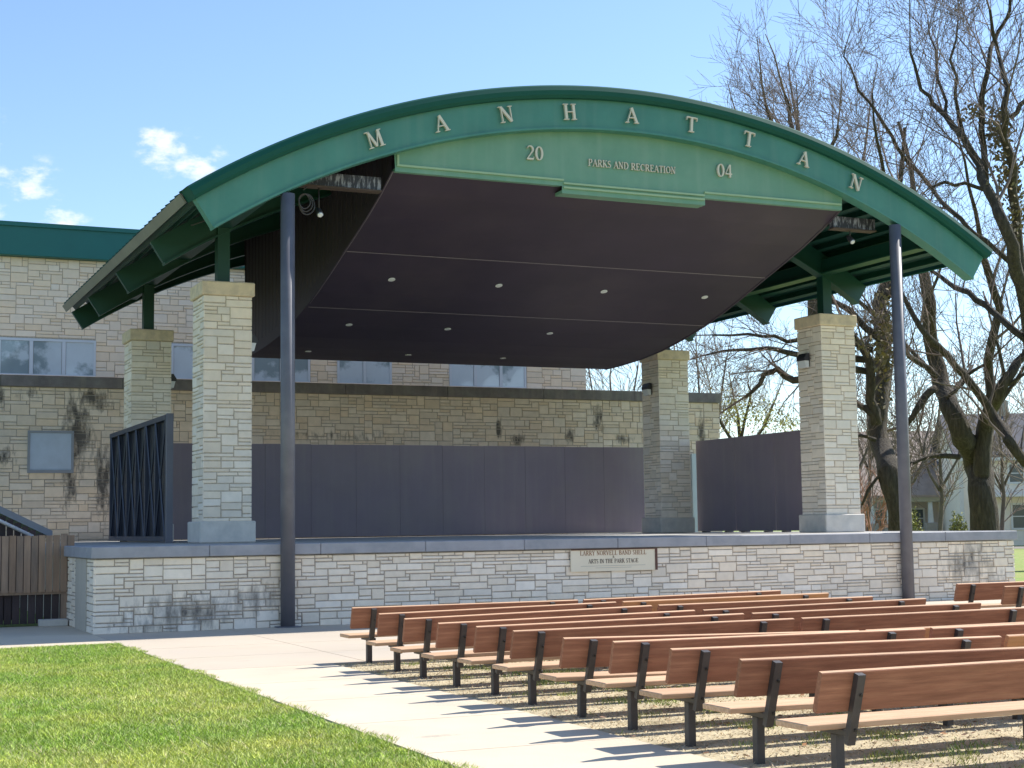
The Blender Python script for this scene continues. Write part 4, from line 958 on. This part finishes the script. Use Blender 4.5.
# ------------------------------------------------------------------ grass and litter
def blades(name, pts, hgt_, wid, m_, seed, lean=.6, label=None, cat=None):
    rs = np.random.RandomState(seed); n = len(pts)
    a = rs.uniform(0, 2*np.pi, n); h = hgt_*rs.uniform(.5,1.35,n); w = wid*rs.uniform(.7,1.3,n)
    la = rs.uniform(0, 2*np.pi, n); ll = h*lean*rs.uniform(.2,1.3,n)
    dx, dy = np.cos(a)*w, np.sin(a)*w
    V = np.zeros((n,3,3)); V[:,0,0] = pts[:,0]-dx; V[:,0,1] = pts[:,1]-dy; V[:,1,0] = pts[:,0]+dx; V[:,1,1] = pts[:,1]+dy
    V[:,:2,2] = pts[:,2:3]-.004; V[:,2,0] = pts[:,0]+np.cos(la)*ll; V[:,2,1] = pts[:,1]+np.sin(la)*ll; V[:,2,2] = pts[:,2]+h
    me = bpy.data.meshes.new(name); me.vertices.add(3*n); me.vertices.foreach_set('co', V.reshape(-1))
    me.loops.add(3*n); me.loops.foreach_set('vertex_index', np.arange(3*n)); me.polygons.add(n)
    me.polygons.foreach_set('loop_start', np.arange(0,3*n,3)); me.polygons.foreach_set('loop_total', np.full(n,3)); me.update(); me.validate()
    me.materials.append(m_); o = bpy.data.objects.new(name, me); col.objects.link(o); o['kind'] = 'stuff'
    tag(o, label, cat); return o
def grass_mat(name, c, c2, isl=.35, cs=1.2):
    m = mat(name, c, .75, .15, 3, 0, c2=c2, c2scale=cs, c2lo=.42, c2hi=.68, island=isl)
    return m
rs = np.random.RandomState(2)
def inview(P, mx=40):
    d = P-np.array(CAM); z = d@np.array(FW); x = 512+FPX*(d@np.array(RT))/z; y = 384-FPX*(d@np.array(UP))/z
    return (z > .5)&(x > -mx)&(x < 1024+mx)&(y < 768+mx)
def scatter(x0, x1, y0, y1, n, z=0):
    P = np.c_[rs.uniform(x0,x1,n), rs.uniform(y0,y1,n), np.full(n,z)]; return P[inview(P)]
P = scatter(-9, .12, -17.5, -2.1, 700000)
edge = .035+.05*np.sin(P[:,1]*3.1)+.04*np.sin(P[:,1]*7.7+1)
P = P[P[:,0] < edge]
P = P[(P[:,1] < -2.16+.04*np.sin(P[:,0]*4))|(rs.rand(len(P))<.3)]
# thin patches
n1 = np.sin(P[:,0]*1.7+P[:,1]*.9)+np.sin(P[:,0]*.8-P[:,1]*2.1+2)+np.sin(P[:,1]*3.3+P[:,0]*2.2)
P = P[(rs.rand(len(P)) < np.clip(.85-.18*n1,.25,1))]
GR = grass_mat('grass_blades', (.30,.43,.06), (.58,.58,.14), .35, .6)
blades('grass', P, .031, .0048, GR, 5, 1.5, 'bright green lawn left of the concrete path', 'grass')
P = scatter(-9, .02, -17.5, -2.1, 22000)
blades('dry_grass', P, .045, .004, grass_mat('straw_blades', (.50,.42,.22), (.40,.33,.18)), 6, 2.2, 'dry straw blades scattered in the left lawn', 'grass')
# grass tufts and litter under the benches
Q = scatter(1.75, 12, -18.5, -7.25, 230000, .004)
n2 = np.sin(Q[:,0]*2.1+1.)+np.sin(Q[:,1]*6.4+.5)*.9+np.sin(Q[:,0]*5.3+Q[:,1]*3.1)*.7+np.sin(Q[:,0]*9.1-Q[:,1]*7.7)*.6
Q1 = Q[n2 > 1.45+.5*rs.randn(len(Q))]
blades('grass_tufts', Q1, .036, .0045, grass_mat('tuft_blades', (.20,.27,.05), (.42,.38,.13)), 7, 1.0, 'patchy green grass tufts in the bare ground under the benches', 'grass')
Q2 = Q[(n2 < 1.2)&(rs.rand(len(Q)) < .30)]
blades('dead_grass', Q2, .018, .006, grass_mat('dead_blades', (.60,.48,.31), (.44,.33,.20)), 8, 3.0, 'dead straw and thatch on the bare ground under the benches', 'dead grass')
lb = MB(); r9 = random.Random(9)
for k in range(2600):
    x = r9.uniform(1.75, 9); y = r9.uniform(-18,-7.25)
    if math.sin(x*2.3+y*1.7)+math.sin(y*5.1)+r9.gauss(0,.8) < .4: continue
    q = Vector((x,y,.008+r9.random()*.02)); a = r9.uniform(0,6.28); u = Vector((math.cos(a),math.sin(a),r9.uniform(-.3,.3))); v = Vector((-math.sin(a),math.cos(a),r9.uniform(-.5,.5))); s = r9.uniform(.015,.04)
    lb.add([q-u*s,q-v*s*.5,q+u*s,q+v*s*.5],[(0,1,2,3)])
tag(lb.build('leaf_litter', mat('dead_leaf',(.24,.13,.07),.9,.1,1,island=.45)), 'brown dead leaves scattered under the benches', 'leaves', kind='stuff')
